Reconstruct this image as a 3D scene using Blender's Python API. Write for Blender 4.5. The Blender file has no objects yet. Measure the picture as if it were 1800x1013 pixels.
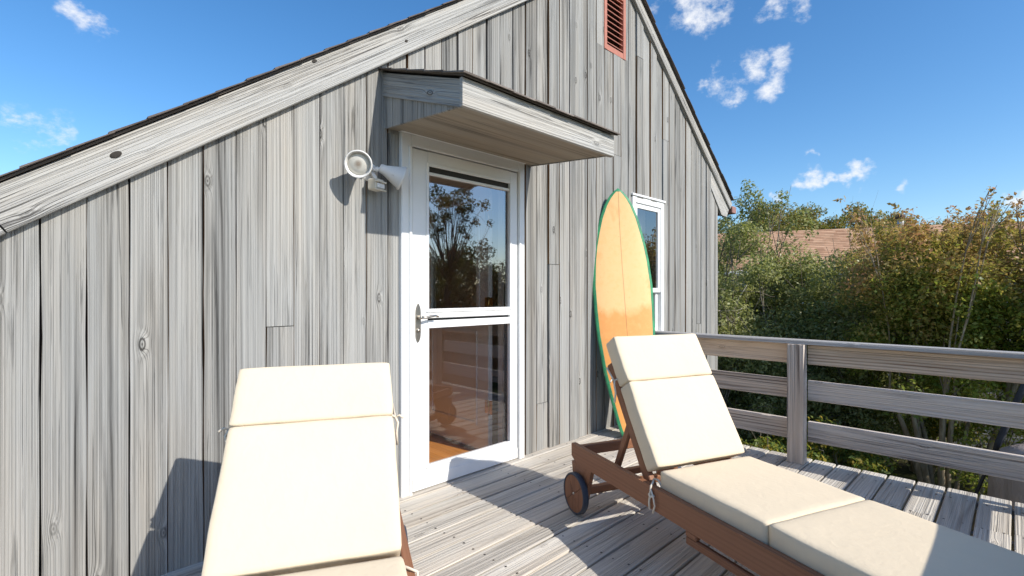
import bpy, bmesh, math, random
import numpy as np
from mathutils import Matrix, Vector, noise as mnoise

random.seed(7)
rng = np.random.default_rng(11)
scene = bpy.context.scene
C = scene.collection

# ------------------------------------------------------------------ camera
cam_d = bpy.data.cameras.new('camera')
cam = bpy.data.objects.new('camera', cam_d)
C.objects.link(cam)
cam.location = (0, 0, 1.21)
cam.rotation_euler = (math.radians(90), 0, math.radians(45.424 - 90))
cam_d.sensor_width = 36
cam_d.lens = 36 * 872 / 1800
cam_d.shift_y = 0.0053
cam_d.clip_start = 0.02
cam_d.clip_end = 3000
scene.camera = cam

# ------------------------------------------------------------------ sky, sun, exposure
LIGHT = Vector((-0.112, 0.76, -0.572)).normalized()
elev = math.asin(-LIGHT.z)
azim = math.atan2(-LIGHT.x, -LIGHT.y)
world = bpy.data.worlds.new('World')
scene.world = world
world.use_nodes = True
wt = world.node_tree
wt.nodes.clear()


class NT:
    """small helper for building node trees from expressions"""
    def __init__(self, tree):
        self.t = tree

    def node(self, typ, ins=None, **kw):
        n = self.t.nodes.new(typ)
        for k, v in kw.items():
            setattr(n, k, v)
        for k, v in (ins or {}).items():
            self.put(n.inputs[k], v)
        return n

    def put(self, sock, v):
        if isinstance(v, bpy.types.NodeSocket):
            self.t.links.new(v, sock)
        elif v is not None:
            if hasattr(sock.default_value, '__len__') and isinstance(v, (tuple, list)):
                v = tuple(v)
                if len(sock.default_value) == 4 and len(v) == 3:
                    v = v + (1,)
            sock.default_value = v

    def m(self, op, a, b=0.0, c=0.0, clamp=False):
        n = self.node('ShaderNodeMath', operation=op, use_clamp=clamp)
        self.put(n.inputs[0], a)
        self.put(n.inputs[1], b)
        if len(n.inputs) > 2:
            self.put(n.inputs[2], c)
        return n.outputs[0]

    def v(self, op, a, b=(0, 0, 0)):
        n = self.node('ShaderNodeVectorMath', operation=op)
        self.put(n.inputs[0], a)
        self.put(n.inputs[1], b)
        return n.outputs['Value'] if op in ('DOT_PRODUCT', 'LENGTH', 'DISTANCE') else n.outputs[0]

    def xyz(self, x=0.0, y=0.0, z=0.0):
        return self.node('ShaderNodeCombineXYZ', {0: x, 1: y, 2: z}).outputs[0]

    def sep(self, vec):
        return self.node('ShaderNodeSeparateXYZ', {0: vec}).outputs

    def noise(self, vec, scale=1.0, detail=3.0, rough=0.55, dim='3D', dist=0.0):
        n = self.node('ShaderNodeTexNoise', noise_dimensions=dim)
        self.put(n.inputs['Vector'], vec)
        self.put(n.inputs['Scale'], scale)
        self.put(n.inputs['Detail'], detail)
        self.put(n.inputs['Roughness'], rough)
        self.put(n.inputs['Distortion'], dist)
        return n.outputs[0]

    def rng(self, x, a, b, c=0.0, d=1.0, smooth=False):
        n = self.node('ShaderNodeMapRange', clamp=True)
        if smooth:
            n.interpolation_type = 'SMOOTHSTEP'
        for i, q in enumerate((x, a, b, c, d)):
            self.put(n.inputs[i], q)
        return n.outputs[0]

    def mix(self, f, a, b, mode='MIX'):
        n = self.node('ShaderNodeMix', data_type='RGBA', blend_type=mode)
        self.put(n.inputs[0], f)
        self.put(n.inputs[6], a)
        self.put(n.inputs[7], b)
        return n.outputs[2]

    def scale(self, col, f):
        return self.mix(1.0, col, self.node('ShaderNodeCombineColor', {0: f, 1: f, 2: f}).outputs[0], 'MULTIPLY')


W = NT(wt)
sky = W.node('ShaderNodeTexSky', sky_type='NISHITA', sun_disc=False)
sky.sun_elevation = elev
sky.sun_rotation = azim
sky.altitude = 0
sky.air_density = 1.0
sky.dust_density = 0.7
sky.ozone_density = 3.0
sat = W.node('ShaderNodeHueSaturation', {'Saturation': 1.26, 'Value': 1.1, 'Color': sky.outputs[0]})
bg_sky = W.node('ShaderNodeBackground', {'Color': sat.outputs[0], 'Strength': 0.15})
bg_cloud = W.node('ShaderNodeBackground', {'Color': (0.95, 0.965, 1.0), 'Strength': 0.9})
wdir = W.v('NORMALIZE', W.node('ShaderNodeTexCoord').outputs['Generated'])


def heading(px, py):
    """unit direction of a cloud, given as bearing and elevation of the sky there"""
    t = (px - 900) / 872
    d = Vector((0.7019 + 0.7123 * t, 0.7123 - 0.7019 * t, (516 - py) / 872))
    return d.normalized()


wn2 = W.noise(W.v('MULTIPLY', W.v('ADD', wdir, (3.1, 1.7, 0.4)), (1, 1, 1.5)), 22.0, 6, 0.66)
wv = W.v('SUBTRACT', W.node('ShaderNodeTexNoise', {'Vector': wdir, 'Scale': 12.0, 'Detail': 4.0, 'Roughness': 0.62}).outputs[1], (0.5, 0.5, 0.5))
wp = W.v('ADD', wdir, W.v('MULTIPLY', wv, (0.085, 0.085, 0.085)))
mask = None
for (px, py, r, a) in [(1225, 10, .085, 1.0), (1265, 22, .06, .9), (1355, -2, .07, .95), (1400, 8, .05, .85), (1270, 140, .055, .85), (1318, 125, .055, .85), (1370, 105, .048, .85),
                       (1245, 146, .034, .95), (1355, 155, .052, .82), (1300, 158, .045, .75), (1428, 318, .042, 1.08), (1455, 312, .03, .95), (1505, 304, .040, .95), (1478, 316, .03, .8),
                       (1418, 268, .022, .95), (1385, 344, .024, .8), (1795, 348, .036, 1.0), (1590, 325, .022, .6),
                       (130, 22, .046, .74), (165, 42, .044, .72), (28, 217, .058, .66), (75, 228, .055, .6), (110, 236, .04, .55),
                       (1150, 5, .045, .75)]:
    d = W.v('DISTANCE', wp, tuple(heading(px, py)))
    b = W.rng(d, r * 0.88, r * 0.04, 0.0, a * 0.95, True)
    mask = b if mask is None else W.m('MAXIMUM', mask, b)
val = W.m('ADD', mask, W.m('MULTIPLY', W.m('SUBTRACT', wn2, 0.5), 2.3))
mask = W.m('MULTIPLY', W.rng(val, 0.36, 1.25, 0, 0.95, True), W.rng(mask, 0.0, 0.5, 0, 1, True))
# a thin scatter of the same small clouds over the rest of the sky
dz = W.sep(wdir)[2]
scat = W.rng(W.m('ADD', W.noise(wdir, 5.0, 2, 0.5), W.m('MULTIPLY', wn2, 0.35)), 0.76, 0.94, 0, 0.8, True)
behind = W.rng(W.v('DOT_PRODUCT', wdir, (0.70, 0.71, 0.0)), 0.05, -0.15, 0, 1)
scat = W.m('MULTIPLY', W.m('MULTIPLY', scat, behind), W.rng(dz, 0.02, 0.12))
mask = W.m('MAXIMUM', mask, scat, clamp=True)
mixw = W.node('ShaderNodeMixShader', {0: mask, 1: bg_sky.outputs[0], 2: bg_cloud.outputs[0]})
wo = W.node('ShaderNodeOutputWorld', {0: mixw.outputs[0]})

sun_d = bpy.data.lights.new('sun', 'SUN')
sun_d.energy = 4.5
sun_d.angle = math.radians(0.5)
sun_d.color = (1.0, 0.945, 0.86)
sun = bpy.data.objects.new('sun', sun_d)
C.objects.link(sun)
sun.rotation_euler = LIGHT.to_track_quat('-Z', 'Y').to_euler()
sun.location = (2, -8, 9)

vs = scene.view_settings
vs.view_transform = 'Standard'
vs.look = 'None'
vs.gamma = 1
vs.use_curve_mapping = False
vs.exposure = 0.24
try:
    scene.cycles.max_bounces = 8
    scene.cycles.transparent_max_bounces = 12
except Exception:
    pass

# ------------------------------------------------------------------ object helpers


def place(o, parent=None, matrix=None):
    C.objects.link(o)
    if matrix is not None:
        o.matrix_basis = matrix
    if parent is not None:
        o.parent = parent
        o.matrix_parent_inverse = parent.matrix_basis.inverted()
    return o


def thing(name, label, cat, loc, group=None):
    o = bpy.data.objects.new(name, None)
    o.empty_display_size = 0.1
    place(o, None, Matrix.Translation(loc))
    tag(o, label, cat, group)
    return o


def tag(o, label=None, cat=None, group=None, kind=None):
    if label:
        o['label'] = label
    if cat:
        o['category'] = cat
    if group:
        o['group'] = group
    if kind:
        o['kind'] = kind
    return o


class MB:
    def __init__(self):
        self.v, self.f, self.mi, self.sm = [], [], [], []

    def add(self, vs_, fs, mi=0, smooth=False):
        b = len(self.v)
        self.v += [tuple(q) for q in vs_]
        self.f += [tuple(i + b for i in q) for q in fs]
        self.mi += [mi] * len(fs)
        self.sm += [smooth] * len(fs)
        return self

    def box(self, x0, x1, y0, y1, z0, z1, mi=0, ch=0.0, M=None):
        if ch:
            bm = bmesh.new()
            bmesh.ops.create_cube(bm, size=1)
            for q in bm.verts:
                q.co = Vector((x0 + (q.co.x + .5) * (x1 - x0), y0 + (q.co.y + .5) * (y1 - y0), z0 + (q.co.z + .5) * (z1 - z0)))
            bmesh.ops.bevel(bm, geom=bm.edges[:], offset=ch, segments=1, affect='EDGES')
            bm.verts.index_update()
            vs_ = [q.co.copy() for q in bm.verts]
            fs = [[q.index for q in f.verts] for f in bm.faces]
            bm.free()
        else:
            vs_ = [Vector(p) for p in ((x0, y0, z0), (x1, y0, z0), (x1, y1, z0), (x0, y1, z0), (x0, y0, z1), (x1, y0, z1), (x1, y1, z1), (x0, y1, z1))]
            fs = [(0, 3, 2, 1), (4, 5, 6, 7), (0, 1, 5, 4), (1, 2, 6, 5), (2, 3, 7, 6), (3, 0, 4, 7)]
        if M is not None:
            vs_ = [M @ q for q in vs_]
        return self.add(vs_, fs, mi)

    def prism(self, poly, y0, y1, mi=0, M=None):
        """polygon in the XZ plane (counter-clockwise seen from -Y) pushed from y0 to y1"""
        n = len(poly)
        vs_ = [Vector((x, y0, z)) for x, z in poly] + [Vector((x, y1, z)) for x, z in poly]
        fs = [tuple(range(n)), tuple(reversed(range(n, 2 * n)))]
        for i in range(n):
            j = (i + 1) % n
            fs.append((j, i, n + i, n + j))
        if M is not None:
            vs_ = [M @ q for q in vs_]
        return self.add(vs_, fs, mi)

    def tube(self, pts, rad, seg=8, mi=0, cap=True, smooth=True):
        pts = [Vector(p) for p in pts]
        n = len(pts)
        if not hasattr(rad, '__len__'):
            rad = [rad] * n
        vs_, fs = [], []
        up = Vector((0, 0, 1))
        prev = None
        for i, p in enumerate(pts):
            t = (pts[min(i + 1, n - 1)] - pts[max(i - 1, 0)]).normalized()
            if prev is None:
                a = up if abs(t.z) < .9 else Vector((1, 0, 0))
                s = t.cross(a).normalized()
            else:
                s = (prev - t * prev.dot(t)).normalized()
            prev = s
            u = t.cross(s)
            for k in range(seg):
                q = 2 * math.pi * k / seg
                vs_.append(p + (s * math.cos(q) + u * math.sin(q)) * rad[i])
        for i in range(n - 1):
            for k in range(seg):
                k2 = (k + 1) % seg
                fs.append((i * seg + k, i * seg + k2, (i + 1) * seg + k2, (i + 1) * seg + k))
        if cap:
            fs.append(tuple(reversed(range(seg))))
            fs.append(tuple(range((n - 1) * seg, n * seg)))
        return self.add(vs_, fs, mi, smooth)

    def lathe(self, prof, M, seg=24, mi=0):
        """prof: (r, z) pairs about local Z"""
        vs_, fs = [], []
        for r, z in prof:
            for k in range(seg):
                q = 2 * math.pi * k / seg
                vs_.append(M @ Vector((r * math.cos(q), r * math.sin(q), z)))
        for i in range(len(prof) - 1):
            for k in range(seg):
                k2 = (k + 1) % seg
                fs.append((i * seg + k, i * seg + k2, (i + 1) * seg + k2, (i + 1) * seg + k))
        return self.add(vs_, fs, mi, True)

    def obj(self, name, mats, parent=None, matrix=None):
        me = bpy.data.meshes.new(name)
        vv = self.v
        if matrix is not None:
            pass
        me.from_pydata(vv, [], self.f)
        for q in (mats if isinstance(mats, (list, tuple)) else [mats]):
            me.materials.append(q)
        me.polygons.foreach_set('material_index', self.mi)
        me.polygons.foreach_set('use_smooth', self.sm)
        me.update()
        return place(bpy.data.objects.new(name, me), parent, matrix)


def frame_m(o, x, y):
    """matrix with origin o, local X along x, local Y near y"""
    x = Vector(x).normalized()
    z = x.cross(Vector(y)).normalized()
    y = z.cross(x)
    M = Matrix.Identity(4)
    for i, q in enumerate((x, y, z)):
        M[0][i], M[1][i], M[2][i] = q
    M[0][3], M[1][3], M[2][3] = o
    return M


def plank(name, mats, parent, o, ax, ay, L, Wd, T, seg=6, wav=0.0015, ch=0.003, side_mi=0, cut0=0.0, cut1=0.0, rough=0.0):
    """a sawn board: length along local X from 0 to L, width +-Wd/2 in Y, thickness 0..-T in Z (Z is the face).
    cut0/cut1 shear the two ends, wav makes the edges run slightly uneven"""
    vs_, fs, mi = [], [], []
    s1, s2, s3 = random.random() * 90, random.random() * 90, random.random() * 90
    for i in range(seg + 1):
        u = i / seg
        x = L * u
        j = 0 if seg == 0 else (mnoise.noise((x * 3.1, s1, 0)) * wav, mnoise.noise((x * 3.1, s2, 5)) * wav, mnoise.noise((x * 2.0, s3, 9)) * rough)
        hw = Wd / 2
        sh = lambda y: x + (cut0 * y * (1 - u) + cut1 * y * u)
        for y, z in ((-hw + j[0], -T), (-hw + j[0], -ch), (-hw + ch + j[0], 0), (hw - ch + j[1], 0), (hw + j[1], -ch), (hw + j[1], -T)):
            vs_.append((sh(y), y, z + (j[2] if z > -T else 0)))
    for i in range(seg):
        for k in range(6):
            k2 = (k + 1) % 6
            fs.append((i * 6 + k, (i + 1) * 6 + k, (i + 1) * 6 + k2, i * 6 + k2))
            mi.append(side_mi if k in (0, 4) else 0)
    fs.append((0, 1, 2, 3, 4, 5))
    fs.append(tuple(reversed(range(seg * 6, seg * 6 + 6))))
    mi += [0, 0]
    me = bpy.data.meshes.new(name)
    me.from_pydata(vs_, [], [tuple(reversed(q)) for q in fs])
    for q in (mats if isinstance(mats, (list, tuple)) else [mats]):
        me.materials.append(q)
    me.polygons.foreach_set('material_index', mi)
    me.update()
    return place(bpy.data.objects.new(name, me), parent, frame_m(o, ax, ay))


def regrain(o, ax, ay):
    """turn the local axes of a mesh built in world space so that its wood grain runs along ax"""
    c = sum((v.co for v in o.data.vertices), Vector()) / len(o.data.vertices)
    M = frame_m(c, ax, ay)
    o.data.transform(M.inverted())
    o.matrix_basis = M
    return o


# ------------------------------------------------------------------ materials


def newmat(name):
    m = bpy.data.materials.new(name)
    m.use_nodes = True
    m.node_tree.nodes.clear()
    n = NT(m.node_tree)
    out = n.node('ShaderNodeOutputMaterial')
    return m, n, out


def finish(n, out, color, rough=0.6, bump=None, bdist=0.002, bstr=0.6, metal=0.0, spec=0.4, **kw):
    p = n.node('ShaderNodeBsdfPrincipled', {'Base Color': color, 'Roughness': rough, 'Metallic': metal, 'Specular IOR Level': spec})
    for k, q in kw.items():
        n.put(p.inputs[k], q)
    if bump is not None:
        b = n.node('ShaderNodeBump', {'Strength': bstr, 'Distance': bdist, 'Height': bump})
        n.t.links.new(b.outputs[0], p.inputs['Normal'])
    n.t.links.new(p.outputs[0], out.inputs[0])
    return p


def plain(name, col, rough=0.5, var=0.12, vs_=8.0, metal=0.0, bump=0.3, bscale=60.0, spec=0.4):
    m, n, out = newmat(name)
    tc = n.node('ShaderNodeTexCoord').outputs['Object']
    a = n.noise(tc, vs_, 5, 0.6)
    c = n.scale(col, n.rng(a, 0.25, 0.75, 1 - var, 1 + var))
    finish(n, out, c, rough, n.noise(tc, bscale, 3), 0.002, bump, metal, spec)
    return m


def wood(name, light, dark, ringf=70.0, contrast=1.0, tone=0.18, knots=1.0, fine=55.0, rough=0.85, stain=0.5, hue=0.05, bump=0.7, hearty=0.10, warm=(1.12, 1.0, 0.86), chk=1.0):
    """weathered plank: growth rings cut along local X, knots, silver streaks; every board takes its own cut"""
    m, n, out = newmat(name)
    tc = n.node('ShaderNodeTexCoord').outputs['Object']
    r = n.node('ShaderNodeObjectInfo').outputs['Random']
    r2 = n.m('FRACT', n.m('MULTIPLY', r, 17.31))
    r3 = n.m('FRACT', n.m('MULTIPLY', r, 71.77))
    s = n.sep(tc)
    x = n.m('ADD', s[0], n.m('MULTIPLY', r, 61.0))
    y0 = n.m('ADD', s[1], n.m('MULTIPLY', s[2], 0.6))
    y = n.m('ADD', y0, n.m('MULTIPLY', n.m('SUBTRACT', r2, 0.5), hearty))
    yy = n.m('ADD', y0, n.m('MULTIPLY', r3, 9.0))
    # knots
    kp = n.xyz(n.m('MULTIPLY', x, 1.55), n.m('MULTIPLY', yy, 3.6), 0)
    vo = n.node('ShaderNodeTexVoronoi', {'Vector': kp, 'Scale': 1.0, 'Randomness': 1.0}, voronoi_dimensions='2D')
    kd = vo.outputs['Distance']
    kr = n.sep(vo.outputs['Color'])[0]
    on = n.m('MULTIPLY', n.rng(kr, 0.30, 0.95), knots)
    # warp around the knots
    swirl = n.m('MULTIPLY', n.m('EXPONENT', n.m('MULTIPLY', n.m('MULTIPLY', kd, kd), -190.0)), on)
    w1 = n.noise(n.xyz(n.m('MULTIPLY', x, 1.1), n.m('MULTIPLY', yy, 5.0), 0), 1.0, 2, 0.5)
    yw = n.m('ADD', y, n.m('MULTIPLY', n.m('SUBTRACT', w1, 0.5), 0.022))
    hx = n.m('MULTIPLY', n.m('SUBTRACT', n.noise(n.xyz(n.m('MULTIPLY', x, 0.24), n.m('MULTIPLY', r3, 40.0), 3), 1.0, 1, 0.4), 0.40), 0.36)
    rr = n.m('SQRT', n.m('ADD', n.m('MULTIPLY', yw, yw), n.m('MULTIPLY', hx, hx)))
    w2 = n.noise(n.xyz(n.m('MULTIPLY', x, 5.0), n.m('MULTIPLY', yy, 45.0), 0), 1.0, 3, 0.6)
    ph = n.m('ADD', n.m('ADD', n.m('MULTIPLY', rr, ringf * 6.283), n.m('MULTIPLY', swirl, 7.0)), n.m('MULTIPLY', w2, 2.2))
    ring = n.m('ADD', n.m('MULTIPLY', n.m('SINE', ph), 0.5), 0.5)
    ring = n.m('POWER', ring, 2.6)
    # fine silver fibre and broad streaks
    fib = n.noise(n.xyz(n.m('MULTIPLY', x, 0.55), n.m('MULTIPLY', n.m('ADD', yy, n.m('MULTIPLY', swirl, 0.012)), fine * 3.0), n.m('MULTIPLY', s[2], 40.0)), 1.0, 5, 0.65)
    strk = n.noise(n.xyz(n.m('MULTIPLY', x, 0.20), n.m('MULTIPLY', yy, 14.0), 2), 1.0, 4, 0.55)
    blot = n.noise(n.xyz(n.m('MULTIPLY', x, 0.8), n.m('MULTIPLY', yy, 7.0), 7), 1.0, 5, 0.6)
    ringw = n.rng(strk, 0.35, 0.62, 0.15, 1.0)
    d = n.m('ADD', n.m('MULTIPLY', n.m('MULTIPLY', ring, ringw), 0.62 * contrast), n.m('MULTIPLY', n.rng(fib, 0.38, 0.76), 0.42 * contrast))
    d = n.m('MULTIPLY', d, n.rng(r2, 0, 1, 0.55, 1.35))
    d = n.m('ADD', d, n.m('MULTIPLY', n.rng(strk, 0.52, 0.64, 0, 1, True), stain))
    d = n.m('ADD', d, n.m('MULTIPLY', n.rng(blot, 0.52, 0.80), stain * 0.45))
    # raised ridges between the soft grain
    rdg = n.noise(n.xyz(n.m('MULTIPLY', x, 0.22), n.m('MULTIPLY', n.m('ADD', yy, n.m('MULTIPLY', swirl, 0.02)), 72.0), 15), 1.0, 2, 0.5)
    ridge = n.rng(n.m('ABSOLUTE', n.m('SUBTRACT', rdg, 0.5)), 0.07, 0.01, 0, 1, True)
    d = n.m('ADD', d, n.m('MULTIPLY', ridge, 0.13 * contrast))
    # checks: thin dark splits along the grain
    ck = n.noise(n.xyz(n.m('MULTIPLY', x, 0.35), n.m('MULTIPLY', n.m('ADD', yy, n.m('MULTIPLY', swirl, 0.015)), 40.0), 11), 1.0, 2, 0.4)
    check = n.rng(n.m('ABSOLUTE', n.m('SUBTRACT', ck, 0.5)), 0.016, 0.004, 0, 1)
    check = n.m('MULTIPLY', check, n.rng(blot, 0.48, 0.60))
    d = n.m('ADD', d, n.m('MULTIPLY', check, 0.55 * chk))
    # knot core: dark rim with a paler eye
    kp2 = n.m('SQRT', n.m('MULTIPLY', kd, kd))
    rim = n.m('MULTIPLY', n.rng(n.m('ABSOLUTE', n.m('SUBTRACT', kp2, n.m('ADD', 0.020, n.m('MULTIPLY', kr, 0.016)))), 0.016, 0.002, 0, 1, True), on)
    d = n.m('ADD', d, n.m('ADD', n.m('MULTIPLY', rim, 0.55), n.m('MULTIPLY', n.rng(kd, 0.016, 0.006), n.m('MULTIPLY', on, 0.6))), clamp=True)
    col = n.mix(d, light, dark)
    # a little warm and cool drift
    wm = n.m('MULTIPLY', n.rng(n.noise(n.xyz(n.m('MULTIPLY', x, 0.8), n.m('MULTIPLY', yy, 9.0), 5), 1.0, 3), 0.42, 0.75), hue * 10)
    col = n.mix(wm, col, n.mix(1.0, col, warm, 'MULTIPLY'))
    col = n.scale(col, n.rng(r, 0, 1, 1 - tone, 1 + tone))
    h = n.m('SUBTRACT', n.m('MULTIPLY', n.m('SUBTRACT', 1.0, ring), 0.35), n.m('ADD', n.m('ADD', n.m('MULTIPLY', ridge, 0.6), n.m('MULTIPLY', fib, 0.8)), n.m('MULTIPLY', check, 1.6)))
    h = n.m('ADD', h, n.m('MULTIPLY', n.rng(kd, 0.07, 0.015, 0, 1.2, True), on))
    finish(n, out, col, rough, h, 0.004, bump, spec=0.25)
    return m


M_siding = wood('weathered_siding', (0.378, 0.377, 0.360), (0.086, 0.084, 0.079), ringf=52, tone=0.13, contrast=0.56, stain=0.38, knots=1.4, chk=.75, hearty=.12, bump=1.0)
M_fresh = wood('fresh_cedar_edge', (0.42, 0.24, 0.12), (0.15, 0.09, 0.055), tone=0.25, knots=0, stain=0.6)
M_rake = wood('weathered_rake', (0.47, 0.465, 0.44), (0.14, 0.135, 0.13), ringf=60, tone=0.04, contrast=0.42, stain=0.12, hearty=.2, bump=1.0, chk=1.7)
M_deck = wood('weathered_deck', (0.64, 0.60, 0.53), (0.165, 0.142, 0.122), ringf=58, tone=0.12, contrast=0.50, stain=0.16, knots=0.6, bump=0.8, hearty=.12, chk=.55)
M_rail = wood('weathered_rail', (0.70, 0.62, 0.545), (0.20, 0.16, 0.135), ringf=46, tone=0.08, contrast=0.8, stain=0.14, hearty=.16, hue=.05, bump=0.9)
M_rail_top = wood('tan_top_rail', (0.74, 0.60, 0.46), (0.30, 0.20, 0.13), ringf=46, tone=0.04, contrast=0.8, stain=0.14, hearty=.2, hue=.06, bump=0.8)
M_cap = wood('rail_cap_wood', (0.50, 0.49, 0.48), (0.16, 0.155, 0.15), ringf=60, tone=0.05, contrast=0.9, stain=0.2)
M_soffit = wood('soffit_plywood', (0.37, 0.325, 0.26), (0.13, 0.11, 0.085), ringf=9, tone=0.02, contrast=0.4, stain=0.40, knots=0.1, hearty=.5, fine=30)
M_teak = wood('stained_hardwood', (0.30, 0.138, 0.074), (0.15, 0.066, 0.036), ringf=90, tone=0.08, contrast=0.5, stain=0.25, knots=0.0, rough=0.5, bump=0.25, hue=.02)
M_fence = wood('pale_fence_wood', (0.46, 0.45, 0.44), (0.2, 0.19, 0.18), tone=0.15)
M_floor = wood('oak_floor', (0.74, 0.32, 0.07), (0.48, 0.18, 0.04), ringf=60, tone=0.12, contrast=0.6, knots=0, rough=0.3, bump=0.1, stain=.2)
M_white = plain('white_paint', (0.80, 0.80, 0.785), 0.4, 0.06, 2.2, bump=0.08)
M_white_in = plain('white_interior_paint', (0.72, 0.69, 0.65), 0.5, 0.03, 3, bump=0.08)
M_inner_door = plain('inner_door_paint', (0.72, 0.71, 0.69), 0.45, 0.03, 3, bump=0.08)
M_plaster = plain('room_plaster', (0.66, 0.60, 0.52), 0.8, 0.05, 2)
M_dark = plain('dark_gap', (0.02, 0.02, 0.02), 0.9)
M_brass = plain('brass', (0.55, 0.36, 0.12), 0.3, 0.1, metal=1.0, bump=0.05)
M_nickel = plain('satin_nickel', (0.50, 0.46, 0.40), 0.33, 0.08, metal=1.0, bump=0.05)
M_vent = plain('terracotta_paint', (0.42, 0.165, 0.115), 0.6, 0.15, 14)
M_ventdark = plain('vent_interior', (0.035, 0.02, 0.016), 0.9)
M_copper = plain('gutter_end', (0.34, 0.17, 0.135), 0.5, 0.2)
M_tie = plain('cotton_tie', (0.72, 0.64, 0.52), 0.9, 0.1)
M_tyre = plain('wheel_tyre', (0.045, 0.055, 0.075), 0.6, 0.2)
M_lampwhite = None


def cushion_mat():
    m, n, out = newmat('cream_canvas')
    tc = n.node('ShaderNodeTexCoord').outputs['Object']
    a = n.noise(tc, 3.0, 4)
    c = n.scale((0.735, 0.62, 0.45), n.rng(a, 0.3, 0.7, 0.97, 1.02))
    s = n.sep(tc)
    weave = n.m('MULTIPLY', n.m('SINE', n.m('MULTIPLY', s[0], 1800.0)), n.m('SINE', n.m('MULTIPLY', s[1], 1800.0)))
    wr = n.noise(n.v('MULTIPLY', tc, (26, 26, 7)), 1.0, 3, 0.5, dist=0.6)
    big = n.noise(tc, 5.0, 2)
    h = n.m('ADD', n.m('MULTIPLY', wr, 0.5), n.m('ADD', n.m('MULTIPLY', big, 0.5), n.m('MULTIPLY', weave, 0.012)))
    finish(n, out, c, 0.95, h, 0.012, 0.30, spec=0.1)
    return m


M_cush = cushion_mat()


def shingle_mat(name, a, b):
    m, n, out = newmat(name)
    tc = n.node('ShaderNodeTexCoord').outputs['Object']
    r = n.node('ShaderNodeObjectInfo').outputs['Random']
    q = n.noise(tc, 9.0, 4, 0.6)
    g = n.noise(tc, 220.0, 2, 0.7)
    c = n.mix(n.rng(n.m('ADD', q, n.m('MULTIPLY', g, 0.5)), 0.45, 1.05), a, b)
    c = n.scale(c, n.rng(r, 0, 1, 0.8, 1.2))
    finish(n, out, c, 0.95, n.m('ADD', g, q), 0.004, 0.8, spec=0.15)
    return m


M_shingle = shingle_mat('dark_asphalt_shingle', (0.06, 0.05, 0.046), (0.19, 0.16, 0.145))
M_shingle_old = shingle_mat('faded_shingle', (0.10, 0.085, 0.075), (0.26, 0.225, 0.20))


def neighbor_roof_mat():
    m, n, out = newmat('brown_asphalt_roof')
    tc = n.node('ShaderNodeTexCoord').outputs['Object']
    r = n.node('ShaderNodeObjectInfo').outputs['Random']
    s = n.sep(tc)
    cell = n.node('ShaderNodeTexWhiteNoise', {0: n.xyz(n.m('FLOOR', n.m('ADD', n.m('MULTIPLY', s[0], 3.6), n.m('MULTIPLY', r, 9.0))), n.m('FLOOR', n.m('MULTIPLY', r, 99.0)), 0)}, noise_dimensions='3D').outputs[0]
    q = n.noise(tc, 3.0, 4, 0.6)
    c = n.mix(cell, (0.38, 0.215, 0.13), (0.56, 0.355, 0.225))
    c = n.scale(c, n.rng(q, 0.3, 0.7, 0.85, 1.15))
    finish(n, out, c, 0.95, n.noise(tc, 150, 2), 0.004, 0.6, spec=0.1)
    return m


def glass(name, refl, tint=(0.93, 0.95, 0.95), wob=0.0008):
    m, n, out = newmat(name)
    tc = n.node('ShaderNodeTexCoord').outputs['Object']
    b = n.node('ShaderNodeBump', {'Strength': 0.35, 'Distance': wob, 'Height': n.noise(tc, 2.2, 1, 0.4)})
    g = n.node('ShaderNodeBsdfGlossy', {'Color': (0.95, 0.97, 1.0), 'Roughness': 0.0, 'Normal': b.outputs[0]})
    t = n.node('ShaderNodeBsdfTransparent', {'Color': tint})
    lw = n.node('ShaderNodeLayerWeight', {'Blend': 0.35}).outputs['Fresnel']
    f = n.m('ADD', refl, n.m('MULTIPLY', lw, 0.55), clamp=True)
    mx = n.node('ShaderNodeMixShader', {0: f, 1: t.outputs[0], 2: g.outputs[0]})
    n.t.links.new(mx.outputs[0], out.inputs[0])
    return m


M_glass = glass('storm_glass', 0.26, (0.97, 0.98, 0.98))
M_glass_low = glass('storm_glass_lower', 0.10, (0.985, 0.985, 0.985))
M_glass_in = glass('inner_glass', 0.05)
M_glass_win = glass('window_glass', 0.22, (0.6, 0.63, 0.63))


def leaf_mat(name, cols, trans=0.35, rough=0.5, tip=None):
    m, n, out = newmat(name)
    ri = n.node('ShaderNodeNewGeometry').outputs['Random Per Island']
    cr = n.node('ShaderNodeValToRGB', {0: ri})
    e = cr.color_ramp.elements
    while len(e) < len(cols):
        e.new(0.5)
    for i, c in enumerate(cols):
        e[i].position = i / (len(cols) - 1)
        e[i].color = (*c, 1)
    c = cr.outputs[0]
    if tip:
        at = n.node('ShaderNodeAttribute', attribute_name='tip').outputs['Fac']
        c = n.mix(at, c, tip)
    d = n.node('ShaderNodeBsdfPrincipled', {'Base Color': c, 'Roughness': rough, 'Specular IOR Level': 0.35})
    t = n.node('ShaderNodeBsdfTranslucent', {'Color': n.mix(0.5, c, (0.30, 0.32, 0.04))})
    mx = n.node('ShaderNodeMixShader', {0: trans, 1: d.outputs[0], 2: t.outputs[0]})
    n.t.links.new(mx.outputs[0], out.inputs[0])
    return m


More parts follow.
